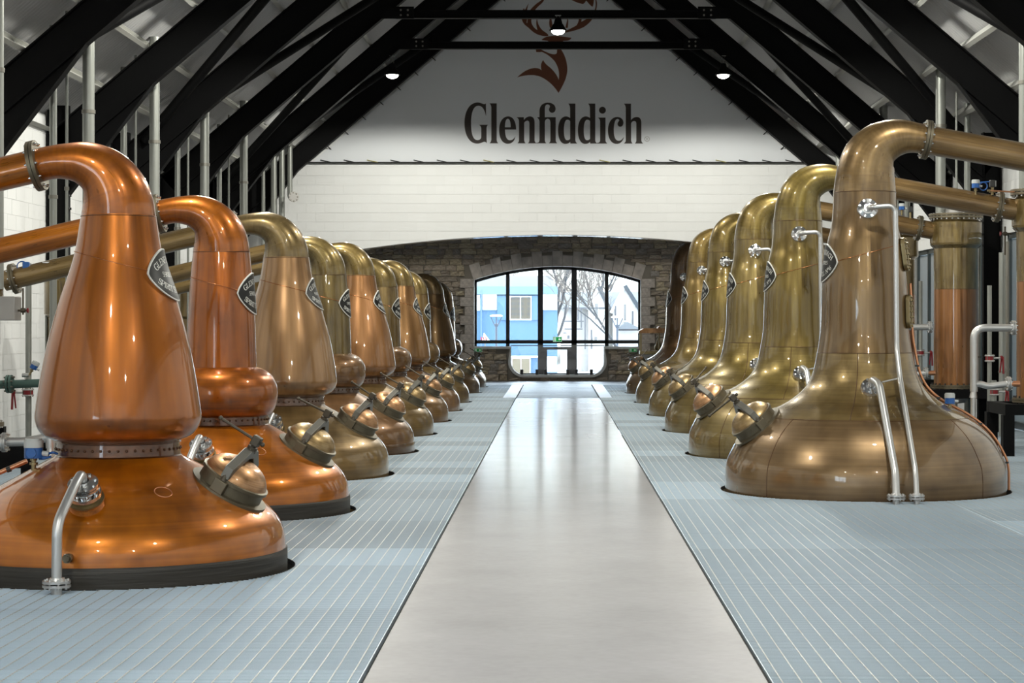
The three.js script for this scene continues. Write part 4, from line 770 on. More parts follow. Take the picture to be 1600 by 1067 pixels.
  const bal = thing('glass_balustrade', 'clear glass guard with dark clips, set in the dip of the low stone wall', 'balustrade', V(0, 0, -FAR + 0.02));
  part('glass_panel', bal, box(2.9, 0.92, 0.012, 0.05, 0.68, 0), MAT.glass); part('top_rail', bal, box(3.0, 0.03, 0.04, 0.05, 1.13, 0), MAT.ironLight);
  for (const px of [815.3, 839.2, 852.7, 887.2, 900.4, 924]) part('clamp', bal, rbox(0.10, 0.17, 0.09, 0.015, (px - VX) * FAR / F, 0.285, 0.02), MAT.windowFrame);
}
function signTexture(fn, w = 128, h = 64) { const c = document.createElement('canvas'); c.width = w; c.height = h; fn(c.getContext('2d'), w, h); const t = new THREE.CanvasTexture(c); t.colorSpace = THREE.SRGBColorSpace; t.magFilter = THREE.LinearFilter; return t; }
const exitFace = (g, w, h) => { g.fillStyle = '#12a04a'; g.fillRect(0, 0, w, h); g.strokeStyle = '#f4fff6'; g.lineWidth = 3; g.strokeRect(2, 2, w - 4, h - 4); g.fillStyle = '#f4fff6'; g.fillRect(w * 0.1, h * 0.14, w * 0.22, h * 0.72); g.fillStyle = '#12a04a'; g.beginPath(); g.arc(w * 0.22, h * 0.28, 5, 0, 7); g.fill(); g.lineWidth = 5; g.strokeStyle = '#12a04a'; g.beginPath(); g.moveTo(w * 0.22, h * 0.38); g.lineTo(w * 0.2, h * 0.6); g.lineTo(w * 0.13, h * 0.8); g.moveTo(w * 0.2, h * 0.6); g.lineTo(w * 0.28, h * 0.78); g.stroke(); g.fillStyle = '#f4fff6'; g.beginPath(); g.moveTo(w * 0.58, h * 0.5); g.lineTo(w * 0.74, h * 0.2); g.lineTo(w * 0.74, h * 0.38); g.lineTo(w * 0.9, h * 0.38); g.lineTo(w * 0.9, h * 0.62); g.lineTo(w * 0.74, h * 0.62); g.lineTo(w * 0.74, h * 0.8); g.fill(); };
{
  const tex = signTexture(exitFace), face = std({ color: col(0.6, 0.6, 0.6), map: tex, emissive: col(1, 1, 1), emissiveMap: tex, emissiveIntensity: 0.65, roughness: 0.4 });
  const t = thing('exit_sign', 'small lit green exit sign hanging over the door in the arched window', 'sign', W(871, 530, 63.9));
  part('housing', t, rbox(0.29, 0.17, 0.05, 0.01), MAT.pale); part('face', t, box(0.275, 0.155, 0.004, 0, 0, 0.027), face); part('hanger', t, merge([rod(V(-0.1, 0.08, 0), V(-0.1, 0.16, -0.0), 0.006, 6), rod(V(0.1, 0.08, 0), V(0.1, 0.16, 0), 0.006, 6)]), MAT.ironLight);
  const flat = std({ map: tex, roughness: 0.5 });
  for (const [x, y, l] of [[747, 547, 'small green and white sign fixed to the low wall end beside the dim stills'], [989, 547, 'small green and white sign fixed to the low wall end beside the glass box']]) {
    const s = thing('wall_sign', l, 'sign', W(x, y, 63.48)); part('board', s, rbox(0.27, 0.13, 0.02, 0.004), MAT.pale); part('face', s, box(0.25, 0.115, 0.003, 0, 0, 0.011), flat);
  }
}

// ---------------------------------------------------------------- outside, beyond the window
{
  const ground = struct('ground'); part('paving', ground, box(80, 0.2, 160, 0, -0.75, -FAR - 81), std({ color: col(0.6, 0.6, 0.6), roughness: 0.9 }));
  const hill = struct('hill'); {
    const g = new THREE.PlaneGeometry(160, 90, 80, 50), p = g.attributes.position, cc = [];
    for (let i = 0; i < p.count; i++) { const u = (p.getX(i) + 80) / 160, v = (p.getY(i) + 45) / 90; p.setZ(i, v * 22 + 3 * fbm(u, v, 12, 9, 4, 201)); const n = fbm(u, v, 40, 24, 3, 211), m = fbm(u, v, 14, 10, 3, 221); const a = n > 0.56 ? [0.50, 0.38, 0.26] : m > 0.52 ? [0.42, 0.41, 0.34] : [0.52, 0.48, 0.45]; cc.push(...a); }
    g.setAttribute('color', new THREE.Float32BufferAttribute(cc, 3)); g.rotateX(-Math.PI / 2).translate(0, -0.9, -165); g.computeVertexNormals();
    part('slope', hill, g, std({ vertexColors: true, roughness: 1 }));
  }
  const Z = 92, X = (px) => (px - VX) * Z / F, Y = (py) => EYE + (VY - py) * Z / F;
  const b = thing('blue_building', 'blue painted building with white bands and a small-paned window, outside the arched window', 'building', V(0, 0, -Z));
  const blue = std({ color: col(0.038, 0.088, 0.155), roughness: 0.7 }), blueL = std({ color: col(0.07, 0.12, 0.17), roughness: 0.7 }), wh = std({ color: col(0.85, 0.85, 0.83), roughness: 0.6 }), cream = std({ color: col(0.105, 0.08, 0.045), roughness: 0.5 }), blind = std({ color: col(0.048, 0.036, 0.02), roughness: 0.7 }), darkPane = std({ color: col(0.022, 0.02, 0.018), roughness: 0.6 });
  const rect = (n, x0, x1, y0, y1, dz, th, m) => part(n, b, box(X(x1) - X(x0), Y(y0) - Y(y1), th, (X(x0) + X(x1)) / 2, (Y(y0) + Y(y1)) / 2, dz), m);
  rect('wall', 690, 871, 449, 590, -2.6, 5, blue);
  rect('fascia', 690, 871.5, 447.5, 460, 0.0, 0.25, blueL);
  rect('white_band', 690, 750, 461, 485, -0.06, 0.16, wh); rect('white_band', 754, 776, 460, 484, -0.06, 0.16, wh); rect('white_band', 847, 870.5, 460, 484, -0.06, 0.16, wh);
  rect('downpipe', 751, 753.2, 453, 588, 0.1, 0.1, std({ color: col(0.05, 0.09, 0.18), roughness: 0.5 }));
  rect('shutter', 777, 795.5, 462, 500, -0.05, 0.1, blue); rect('shutter', 831, 847, 462, 500, -0.05, 0.1, blue);
  for (const [x0, x1, y0, y1, n] of [[796, 830.5, 462.5, 500, 1], [799, 829, 559, 586, 0]]) {
    const f = rect('window', x0, x1, y0, y1, -0.04, 0.12, wh); const nx = (x0 + x1) / 2;
    for (const [a, c2] of [[x0 + 1.4, nx - 0.7], [nx + 0.7, x1 - 1.4]]) part('pane', f, box(X(c2) - X(a), Y(y0 + 1.5) - Y(y1 - 1.8), 0.02, (X(a) + X(c2)) / 2, (Y(y0 + 1.5) + Y(y1 - 1.8)) / 2, 0.055), n ? blind : cream);
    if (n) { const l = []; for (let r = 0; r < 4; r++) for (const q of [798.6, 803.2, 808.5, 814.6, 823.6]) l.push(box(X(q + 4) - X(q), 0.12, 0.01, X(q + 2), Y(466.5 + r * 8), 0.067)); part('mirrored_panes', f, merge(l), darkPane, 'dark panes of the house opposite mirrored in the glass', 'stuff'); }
  }
  rect('string_course', 797, 842, 556, 558.5, 0.02, 0.1, wh); rect('door', 853, 870, 557, 581, -0.04, 0.1, wh);
  const roofG = extrude([[-6.2, Y(449)], [X(871), Y(449)], [X(860), Y(428)], [-5.4, Y(428)]], 0.3).translate(0, 0, -3.5); part('roof', b, roofG, std({ color: col(0.18, 0.17, 0.16), roughness: 0.8 }));
  // stone house with gables
  const H = 104, hx = (px) => (px - VX) * H / F, hy = (py) => EYE + (VY - py) * H / F;
  const h = thing('stone_house', 'pale stone house with steep gables and tall windows, outside the arched window', 'building', V(0, 0, -H));
  const stone = std({ color: col(0.34, 0.32, 0.30), roughness: 0.9 }), slate = std({ color: col(0.085, 0.09, 0.095), roughness: 0.7 }), edge = std({ color: col(0.015, 0.02, 0.025), roughness: 0.6 }), pane = std({ color: col(0.12, 0.115, 0.11), roughness: 0.2 }), timber = std({ color: col(0.06, 0.06, 0.065), roughness: 0.8 });
  part('wall', h, box(hx(1030) - hx(876), hy(481) + 0.9, 5, (hx(1030) + hx(876)) / 2, (hy(481) - 0.9) / 2, -2.6), stone);
  part('roof', h, extrude([[-2.9, hy(482)], [0.3, hy(482)], [-1.2, hy(455)]], hx(1030) - hx(876)).rotateY(Math.PI / 2).translate(hx(876), 0, -2.6), slate);
  for (const [x0, xa, x1, ya, yb] of [[919, 935.5, 949, 450, 480], [957, 976, 999, 448, 486]]) {
    part('gable', h, extrude([[hx(x0), -0.8], [hx(x1), -0.8], [hx(x1), hy(yb)], [hx(xa), hy(ya)], [hx(x0), hy(yb)]], 1.2).translate(0, 0, -0.6), stone);
    part('barge_board', h, barAB(V(hx(x0) - 0.1, hy(yb) - 0.1, 0.62), V(hx(xa), hy(ya) + 0.05, 0.62), 0.1, 0.16), stone); part('barge_board', h, barAB(V(hx(xa), hy(ya) + 0.05, 0.62), V(hx(x1) + 0.1, hy(yb) - 0.1, 0.62), 0.3, 0.2), edge);
  }
  for (const [x0, x1, y0, y1] of [[928, 935, 472, 502], [973, 979, 473, 503], [927, 934, 525, 533], [885, 891, 523, 530], [893, 897, 482, 500], [943, 947, 484, 500]]) { const f = part('window', h, box(hx(x1) - hx(x0), hy(y0) - hy(y1), 0.1, (hx(x0) + hx(x1)) / 2, (hy(y0) + hy(y1)) / 2, 0.62), wh); part('pane', f, box((hx(x1) - hx(x0)) * 0.7, (hy(y0) - hy(y1)) * 0.86, 0.03, (hx(x0) + hx(x1)) / 2, (hy(y0) + hy(y1)) / 2, 0.67), x0 < 892 && y0 > 510 ? timber : pane); }
  for (const [x0, x1, y, t] of [[880, 950, 481.5, 0.08], [882, 912, 502, 0.06], [882, 910, 514, 0.06], [965, 1000, 515, 0.1], [880, 885, 520, 0.05]]) part('string_course', h, box(hx(x1) - hx(x0), t, 0.14, (hx(x0) + hx(x1)) / 2, hy(y), 0.62), timber);
  for (const [x, y0, y1] of [[908, 482, 512], [903, 482, 500], [914, 490, 545], [924, 515, 545], [988, 486, 515], [961, 478, 500]]) part('timber_post', h, box(0.07, hy(y0) - hy(y1), 0.12, hx(x), (hy(y0) + hy(y1)) / 2, 0.62), timber);
  part('porch_roof', h, extrude([[hx(962), hy(514)], [hx(1000), hy(514)], [hx(978), hy(503)]], 1.4).translate(0, 0, 0.4), slate);
  const gar = thing('white_van', 'white flat-sided van parked outside near the stone house gable', 'van', V((984 - VX) * 88 / F, -0.65, -88));
  part('body', gar, rbox(1.3, 1.35, 2.4, 0.1, 0, 0.85, 0), wh); part('windscreen', gar, box(1.1, 0.4, 0.02, 0, 1.25, 1.21), darkPane); part('wheel', gar, disc(V(-0.5, 0.22, 1.0), V(1, 0, 0), 0.22, 0.16, 20), edge); part('wheel', gar, disc(V(0.5, 0.22, 1.0), V(1, 0, 0), 0.22, 0.16, 20), edge);
  // lamp posts
  for (const [px, py, l] of [[775.5, 493, 'dark lamp post with an open wedge head, before the blue building'], [964.5, 495, 'dark lamp post with an open wedge head, before the stone house']]) {
    const d = 80, p = W(px, py, d), t = thing('lamp_post', l, 'lamp post', V(p.x, -0.65, -d)), y = p.y + 0.65, m = std({ color: col(0.022, 0.03, 0.045), roughness: 0.5 });
    part('post', t, rod(V(0, 0, 0), V(0, y - 0.42, 0), 0.045, 12), m); part('cap', t, smoothLathe([[0.24, y - 0.04], [0.25, y], [0.16, y + 0.03], [0.01, y + 0.045]], 24), std({ color: col(0.6, 0.62, 0.65), roughness: 0.4 }));
    for (let k = 0; k < 4; k++) { const a = k * Math.PI / 2; part('strut', t, rod(V(0.04 * Math.cos(a), y - 0.45, 0.04 * Math.sin(a)), V(0.235 * Math.cos(a), y - 0.03, 0.235 * Math.sin(a)), 0.018, 8), m); }
    part('reflector', t, smoothLathe([[0.06, y - 0.42], [0.09, y - 0.36], [0.02, y - 0.3]], 16), m);
  }
  // bare trees
  const bark = std({ color: col(0.022, 0.022, 0.024), roughness: 0.9 }), twig = std({ color: col(0.07, 0.055, 0.045), roughness: 0.9 });
  function tree(label, base, height, lean, spread, sd) {
    const t = thing('bare_tree', label, 'tree', base); let s = sd; const rn = () => { s = (s * 1664525 + 1013904223) >>> 0; return s / 4294967296; };
    const thick = [], thin = []; const r0 = height > 4 ? 0.14 : 0.075;
    (function grow(p, d, len, r, lv) {
      let q = p.clone(); const n = 3, pts = [p.clone()]; const dd = d.clone();
      for (let i = 0; i < n; i++) { dd.add(V((rn() - 0.5) * 0.35, (rn() - 0.5) * 0.2, (rn() - 0.5) * 0.35)).normalize(); q = q.clone().addScaledVector(dd, len / n); pts.push(q); }
      (lv < 2 ? thick : thin).push(tubeAlong(pts, pts.map((_, i) => r * (1 - 0.4 * i / n)), lv < 2 ? 8 : 5, false));
      if (lv >= 4) return;
      const k = lv === 0 ? 5 : 4; for (let i = 0; i < k; i++) { const at = pts[1 + Math.floor(rn() * n)].clone(), a = rn() * 6.28; grow(at, dd.clone().add(V(Math.cos(a) * spread, 0.25 + rn() * 0.3, Math.sin(a) * spread)).normalize(), len * (0.55 + rn() * 0.2), r * 0.55, lv + 1); }
    })(V(0, 0, 0), lean, height, r0, 0);
    part('trunk', t, merge(thick), bark); part('branches', t, merge(thin), twig, null, 'stuff');
  }
  tree('bare tree with thin brown twigs behind the blue building roof', V(X(866) * 1.05, -0.6, -98), 4.2, V(0.05, 1, 0), 0.9, 7);
  tree('bare tree with sloping limbs before the stone house', V(3.3, -0.6, -84), 3.1, V(-0.35, 1, 0), 1.0, 19);
  tree('bare tree rising over the stone house roof', V(2.2, -0.6, -118), 5.0, V(0.1, 1, 0), 0.9, 31);
  tree('bare tree at the far corner of the blue building roof', V(-4.4, -0.6, -104), 4.6, V(0.1, 1, 0), 0.9, 43);
  const bt = thing('barrier_board', 'small red and white striped warning board at the foot of the blue wall', 'board', W(758, 527, 88));
  part('panel', bt, extrude([[-0.15, -0.2], [0.25, -0.2], [-0.05, 0.2]], 0.04), std({ color: col(0.8, 0.78, 0.76), roughness: 0.6 })); for (const k of [-0.08, 0.02, 0.12]) part('stripe', bt, barAB(V(k - 0.06, -0.16, 0.045), V(k - 0.1, 0.02, 0.045), 0.01, 0.05), MAT.red); part('leg', bt, rod(V(0, -0.2, 0.02), V(0, -1.3, 0.02), 0.025, 8), MAT.iron);
}
{ // brass and glass sampling box beyond the arch
  const D = 58.2, t = thing('spirit_safe', 'brass-framed glass box with padlocked lid, before the stone wall past the bell-shaped stills', 'spirit safe', V(3.0, 0, -D));
  const br = MAT.bronze, y0 = 1.0, y1 = 1.55;
  part('plinth', t, rbox(1.0, 0.9, 0.6, 0.02, 0, 0.5, 0), MAT.darkRoom); part('base', t, rbox(1.12, 0.1, 0.7, 0.015, 0, 0.98, 0), br);
  for (const x of [-0.53, 0, 0.53]) for (const z of [-0.32, 0.32]) part('corner_post', t, box(0.05, y1 - y0, 0.05, x, (y0 + y1) / 2, z), br);
  for (const x of [-0.265, 0.265]) part('pane', t, box(0.48, 0.5, 0.01, x, 1.28, 0.32), MAT.glass); for (const x of [-0.53, 0.53]) part('pane', t, box(0.01, 0.5, 0.58, x, 1.28, 0), MAT.glass);
  part('lid', t, extrude([[-0.6, 0], [0.6, 0], [0.6, 0.05], [0.45, 0.14], [0.05, 0.14], [0, 0.2], [-0.05, 0.14], [-0.45, 0.14], [-0.6, 0.05]], 0.74).translate(0, y1, -0.37), MAT.lidCopper);
  for (const x of [-0.25, 0.3]) part('flask', t, smoothLathe([[0.002, 1.04], [0.1, 1.06], [0.12, 1.15], [0.05, 1.28], [0.04, 1.4], [0.06, 1.44]], 20), MAT.bronze);
}

// ---------------------------------------------------------------- condensers, pipes, valves and instruments along the side walls
const condenserBronze = copper(0.42, 0.31, 0.15, brushed, 1.5, 0.6), condenserCopper = copper(0.62, 0.28, 0.12, brushed, 1.5, 0.6);
const WASH_COND = {
  topFlange: merge([disc(V(0, 3.665, 0), V(0, 1, 0), 0.455, 0.035, 56), disc(V(0, 3.62, 0), V(0, 1, 0), 0.455, 0.035, 56)]), bolts: boltRing(V(0, 3.635, 0), V(0, 1, 0), 0.425, 28, 0.015, 0.11),
  cap: merge([new THREE.CylinderGeometry(0.16, 0.2, 0.42, 32).translate(0, 3.88, 0)]),
  collar: sharpLathe([[0.38, 3.61], [0.38, 3.57], [0.435, 3.53], [0.435, 3.18], [0.43, 3.15], [0.372, 3.09]], 64),
  upper: new THREE.CylinderGeometry(0.372, 0.372, 0.70, 64, 1, true).translate(0, 2.75, 0), lower: new THREE.CylinderGeometry(0.372, 0.372, 1.62, 64, 1, true).translate(0, 1.59, 0),
  baseFlange: merge([disc(V(0, 0.765, 0), V(0, 1, 0), 0.43, 0.03, 56), disc(V(0, 0.73, 0), V(0, 1, 0), 0.43, 0.03, 56)]), sump: sharpLathe([[0.0, 0.45], [0.16, 0.47], [0.2, 0.55], [0.2, 0.72]], 32),
};
const washCond = ['tall copper condenser cut by the picture edge, joined to the second bell-shaped still', 'tall copper condenser with a bolted top flange, behind the largest bell-shaped still', 'copper condenser joined to the fourth bell-shaped still, mostly hidden', 'copper condenser joined to the fifth bell-shaped still, mostly hidden', 'copper condenser in the dim part past the white arch'];
const RCX = 6.81;
RIGHT_Z.slice(1).forEach((z, i) => {
  const t = thing('shell_condenser', washCond[i], 'condenser', V(RCX, 0, -z), 'condensers of the bell-shaped stills');
  t.userData.names = {};
  const tf = part('top_flange', t, WASH_COND.topFlange, MAT.agedBrass); part('bolts', tf, WASH_COND.bolts, MAT.steel, null, 'stuff');
  part('cap', t, WASH_COND.cap, MAT.greyBox); part('collar', t, WASH_COND.collar, condenserBronze); part('upper_shell', t, WASH_COND.upper, condenserBronze); part('lower_shell', t, WASH_COND.lower, condenserCopper); part('seam', t, new THREE.TorusGeometry(0.373, 0.004, 6, 64).rotateX(Math.PI / 2).translate(0, 2.4, 0), MAT.seam);
  const bf = part('base_flange', t, WASH_COND.baseFlange, MAT.agedBrass); part('bolts', bf, boltRing(V(0, 0.75, 0), V(0, 1, 0), 0.405, 24, 0.014, 0.11), MAT.blackBolt, null, 'stuff'); part('sump', t, WASH_COND.sump, MAT.greyBox);
  const s = thing('condenser_stand', 'black steel stand under the ' + ['condenser cut by the picture edge', 'copper condenser behind the largest bell-shaped still', 'condenser of the fourth bell-shaped still', 'condenser of the fifth bell-shaped still', 'condenser past the white arch'][i], 'stand', V(RCX, 0, -z), 'black condenser stands'); s.userData.names = {};
  for (const q of [-0.52, 0.52]) { part('beam', s, box(1.34, 0.15, 0.14, 0, 0.635, q), MAT.black); part('side_beam', s, box(0.14, 0.15, 0.9, q * 1.15, 0.635, 0), MAT.black); for (const x of [-0.62, 0.56]) part('leg', s, box(0.155, 0.56, 0.155, x, 0.28, q), MAT.black); }
});
const spiritCond = (i) => 'slim copper condenser at the white block wall, end of the ' + ORD[i] + ' tapered-row still arm';
LEFT_Z.slice(0, 8).forEach((z, i) => {
  const t = thing('tube_condenser', spiritCond(i), 'condenser', V(-6.97, 0, -z), 'condensers of the tapered and bulging stills'); t.userData.names = {};
  part('shell', t, sharpLathe([[0.25, 0.6], [0.25, 1.9], [0.30, 1.95], [0.30, 2.42], [0.22, 2.52], [0.10, 2.6], [0.0, 2.6]], 48), i < 3 ? condenserBronze : condenserBronze);
  const fl = part('base_flange', t, merge([disc(V(0, 0.6, 0), V(0, 1, 0), 0.31, 0.05, 40)]), MAT.agedBrass); part('bolts', fl, boltRing(V(0, 0.6, 0), V(0, 1, 0), 0.285, 16, 0.012, 0.09), MAT.steel, null, 'stuff');
  for (const [x, q] of [[-0.22, -0.22], [0.22, -0.22], [-0.22, 0.22], [0.22, 0.22]]) part('leg', t, box(0.1, 0.56, 0.1, x, 0.28, q), MAT.black);
});
// tall vent pipes from the condensers through the roof
function vent(x, z, r, y0, label, group) { const t = thing('vent_pipe', label, 'pipe', V(x, 0, -z), group), top = roofY(x, 11.7); part('tube', t, rod(V(0, y0, 0), V(0, top, 0), r, 20), MAT.galvPipe); part('clamp', t, disc(V(0, y0 + (top - y0) * 0.6, 0), V(0, 1, 0), r + 0.012, 0.05, 20), MAT.ironLight); return t; }
[22.6, 27.05, 31.5, 36.0, 40.5].forEach((z, i) => {
  const who = ['beside the picture edge', 'behind the first orange still', 'behind the second orange still', 'behind the third bronze still', 'behind the fourth still'][i];
  vent(-6.35, z, 0.08, 2.2, 'thick grey vertical pipe ' + who, 'thick grey roof pipes of the tapered row');
  if (i) { vent(-6.88, z + 0.2, 0.05, 0.02, 'medium grey vertical pipe by the white wall, ' + who, 'medium grey roof pipes of the tapered row'); vent(-6.67, z + 0.1, 0.02, 0.02, 'thin grey vertical pipe by the white wall, ' + who, 'thin grey roof pipes of the tapered row'); }
});
[27.8, 33.9, 39.82, 46.0].forEach((z, i) => {
  const who = ['at the picture edge above the cut condenser', 'above the bolted copper condenser', 'behind the bend of the largest bell-shaped still', 'behind the second bell-shaped still by the gable wall'][i];
  vent(6.55, z, 0.085, 3.68, 'thick pale grey roof pipe ' + who, 'thick grey roof pipes of the bell-shaped row');
  if (i) { vent(7.17, z + 0.8, 0.055, 0.02, 'medium grey roof pipe ' + who, 'medium grey roof pipes of the bell-shaped row'); vent(6.95, z + 0.65, 0.02, 0.02, 'thin grey roof pipe ' + who, 'thin grey roof pipes of the bell-shaped row'); }
});
{ // three pipes at the far corner, one turning to a flange that faces the room
  const D = 47.75, x = (px) => (px - VX) * D / F, y = (py) => EYE + (VY - py) * D / F;
  for (const [px, r, l] of [[411.5, 0.045, 'first and thinnest of the four grey pipes in the far corner by the gable'], [428, 0.075, 'second and thickest of the four grey pipes in the far corner by the gable'], [440.5, 0.07, 'third of the four grey pipes in the far corner by the gable']]) { const t = thing('corner_pipe', l, 'pipe', V(x(px), 0, -D), 'grey pipes in the far corner'); part('tube', t, rod(V(0, 0.05, 0), V(0, roofY(x(px), 11.55), 0), r, 18), MAT.galvPipe); part('clamp', t, disc(V(0, 4.2, 0), V(0, 1, 0), r + 0.01, 0.05, 18), MAT.ironLight); }
  const t = thing('corner_pipe', 'grey pipe in the far corner that bends to an open bolted flange', 'pipe', V(x(453), 0, -D), 'grey pipes in the far corner'); t.userData.names = {};
  part('tube', t, pipe([V(0, roofY(x(453), 11.62), 0), V(0, y(306), 0), V(0.02, y(309), 0.0), V(0.13, y(309), 0.35)], 0.062, 0.16, 18), MAT.galvPipe); const f = part('flange', t, disc(V(0.14, y(309), 0.37), V(0.35, 0, 1), 0.125, 0.03, 32), MAT.greyBox); part('bolts', f, boltRing(V(0.14, y(309), 0.38), V(0.35, 0, 1), 0.1, 8, 0.014, 0.05), MAT.ironLight, null, 'stuff');
}
// instruments and valves
function transmitter(pos, label, sc = 1, tilt = 0) { // blue transmitter with pale cap on a brass stem
  const t = thing('pressure_transmitter', label, 'transmitter', pos); t.scale.setScalar(sc * 0.85); t.rotation.z = tilt;
  part('stem', t, merge([rod(V(0, -0.18, 0), V(0, -0.05, 0), 0.02, 12), disc(V(0, -0.09, 0), V(0, 1, 0), 0.035, 0.02, 16), disc(V(0, -0.055, 0), V(0, 1, 0), 0.03, 0.02, 6)]), MAT.bronze);
  part('body', t, merge([disc(V(0, 0.0, 0), V(0, 1, 0), 0.075, 0.09, 28), disc(V(0.0, 0.0, 0.02), V(0, 0, 1), 0.04, 0.13, 24)]), MAT.blue); part('cap', t, merge([disc(V(0, 0.072, 0), V(0, 1, 0), 0.078, 0.06, 28), disc(V(0, 0.108, 0), V(0, 1, 0), 0.068, 0.014, 28)]), MAT.pale, 'pale screw cap'); part('gland', t, rod(V(0.06, -0.005, 0), V(0.125, -0.012, 0), 0.022, 12), MAT.pale);
  return t;
}
transmitter(W(52.5, 707, 14.55), 'blue transmitter with pale grey cap on the shoulder of the first tapered orange still', 1.05);
{
  const D = 14.55, t = thing('signal_cable', 'blue cable looping from the blue transmitter behind the first tapered orange still', 'cable'); t.userData.names = {};
  part('sheath', t, tubeAlong(new THREE.CatmullRomCurve3([W(61, 709, D), W(68, 715, D), W(76, 709, D), W(83, 707, D - 0.02), W(90, 709, D)]).getPoints(30), 0.009, 8), MAT.blue); part('sheath', t, tubeAlong(new THREE.CatmullRomCurve3([W(61, 717, D), W(70, 716, D), W(80, 713, D)]).getPoints(20), 0.009, 8), MAT.blue);
  const c = thing('copper_tube', 'thin copper tube sloping along the shoulder edge of the first tapered orange still', 'tube'); part('tube', c, tubeAlong([W(-20, 746, 14.6), W(0, 738, 14.6), W(42, 720, 14.6)], 0.017, 10), MAT.copperTube); part('clip', c, disc(W(14, 733, 14.6), V(1, 0.35, 0), 0.022, 0.03, 12), MAT.blackBolt);
}
transmitter(W(1484, 626, 21.5), 'blue transmitter with pale cap on the shoulder of the largest bell-shaped still', 0.85);
transmitter(W(1524.5, 290, 27.7), 'blue transmitter with pale cap on the arm of the second bell-shaped still', 0.85);
{
  const D = 27.75, t = thing('sensor_box', 'small black sensor box on a brass stem on the arm of the second bell-shaped still', 'sensor', W(1550.5, 287, D)); t.userData.names = {};
  part('housing', t, rbox(0.075, 0.10, 0.075, 0.012), MAT.blackBolt); part('window', t, box(0.012, 0.08, 0.05, 0.043, 0, 0), MAT.pale); part('stem', t, merge([rod(V(0, -0.16, 0), V(0, -0.05, 0), 0.02, 10), disc(V(0, -0.115, 0), V(0, 1, 0), 0.045, 0.014, 14)]), MAT.bronze);
  const k = thing('signal_cable', 'coil of blue cable between the two instruments on the second arm', 'cable'); k.userData.names = {}; part('coil', k, new THREE.TorusGeometry(0.055, 0.009, 8, 32).translate(W(1536.5, 291, D).x, W(1536.5, 291, D).y, -D), MAT.blue); part('lead', k, tubeAlong(new THREE.CatmullRomCurve3([W(1528, 285, D), W(1538, 284.5, D), W(1546, 284, D)]).getPoints(16), 0.009, 8), MAT.blue);
  const c = thing('copper_tube', 'thin horizontal copper tube from the black sensor box to the cut condenser', 'tube'); part('tube', c, rod(W(1543, 297.5, D - 0.05), W(1585, 300, D - 0.05), 0.011, 8), MAT.copperTube); part('nut', c, disc(W(1545, 297.6, D - 0.05), V(1, 0, 0), 0.018, 0.04, 6), MAT.bronze);
  const D3 = 33.85; transmitter(W(1409, 325, D3), 'blue transmitter with dark cap on the arm of the third bell-shaped still', 0.8);
  const s2 = thing('sensor_box', 'small black sensor box on the arm of the third bell-shaped still', 'sensor', W(1422.5, 327, D3)); part('housing', s2, rbox(0.075, 0.10, 0.075, 0.012), MAT.blackBolt); part('stem', s2, rod(V(0, -0.17, 0), V(0, -0.05, 0), 0.02, 10), MAT.bronze);
}
function butterflyValve(pos, label, r, handle) { // wafer valve between two flanges, red body and red lever
  const t = thing('butterfly_valve', label, 'valve', pos); t.userData.names = {};
  part('flange', t, merge([disc(V(0, 0.04, 0), V(0, 1, 0), r, 0.018, 32), disc(V(0, -0.04, 0), V(0, 1, 0), r, 0.018, 32)]), MAT.steel); part('body', t, disc(V(0, 0, 0), V(0, 1, 0), r * 0.86, 0.062, 28), MAT.red, 'red valve body'); part('bolts', t, boltRing(V(0, 0, 0), V(0, 1, 0), r * 0.9, 4, 0.007, 0.125), MAT.ironLight, null, 'stuff');
  part('stem', t, rod(V(handle * r * 0.8, 0, 0.02), V(handle * (r + 0.09), 0, 0.02), 0.016, 10), MAT.steel); part('lever', t, merge([rbox(0.035, 0.06, 0.05, 0.01, handle * (r + 0.1), 0.01, 0.02), barAB(V(handle * (r + 0.12), 0.02, 0.03), V(handle * (r + 0.125), -0.24, 0.05), 0.02, 0.03), barAB(V(handle * (r + 0.1), 0.0, 0.03), V(handle * (r + 0.07), -0.22, 0.05), 0.012, 0.02)]), MAT.red, 'red lever');
  return t;
}
function upright(name, label, px, y0, y1, d, r, mat = MAT.galvPipe) { const p = W(px, 507, d), t = thing(name, label, 'pipe', V(p.x, 0, -d)); part('tube', t, rod(V(0, y0, 0), V(0, y1, 0), r, 18), mat); part('clamp', t, disc(V(0, y0 + (y1 - y0) * 0.35, 0), V(0, 1, 0), r + 0.008, 0.03, 18), MAT.ironLight); return t; }
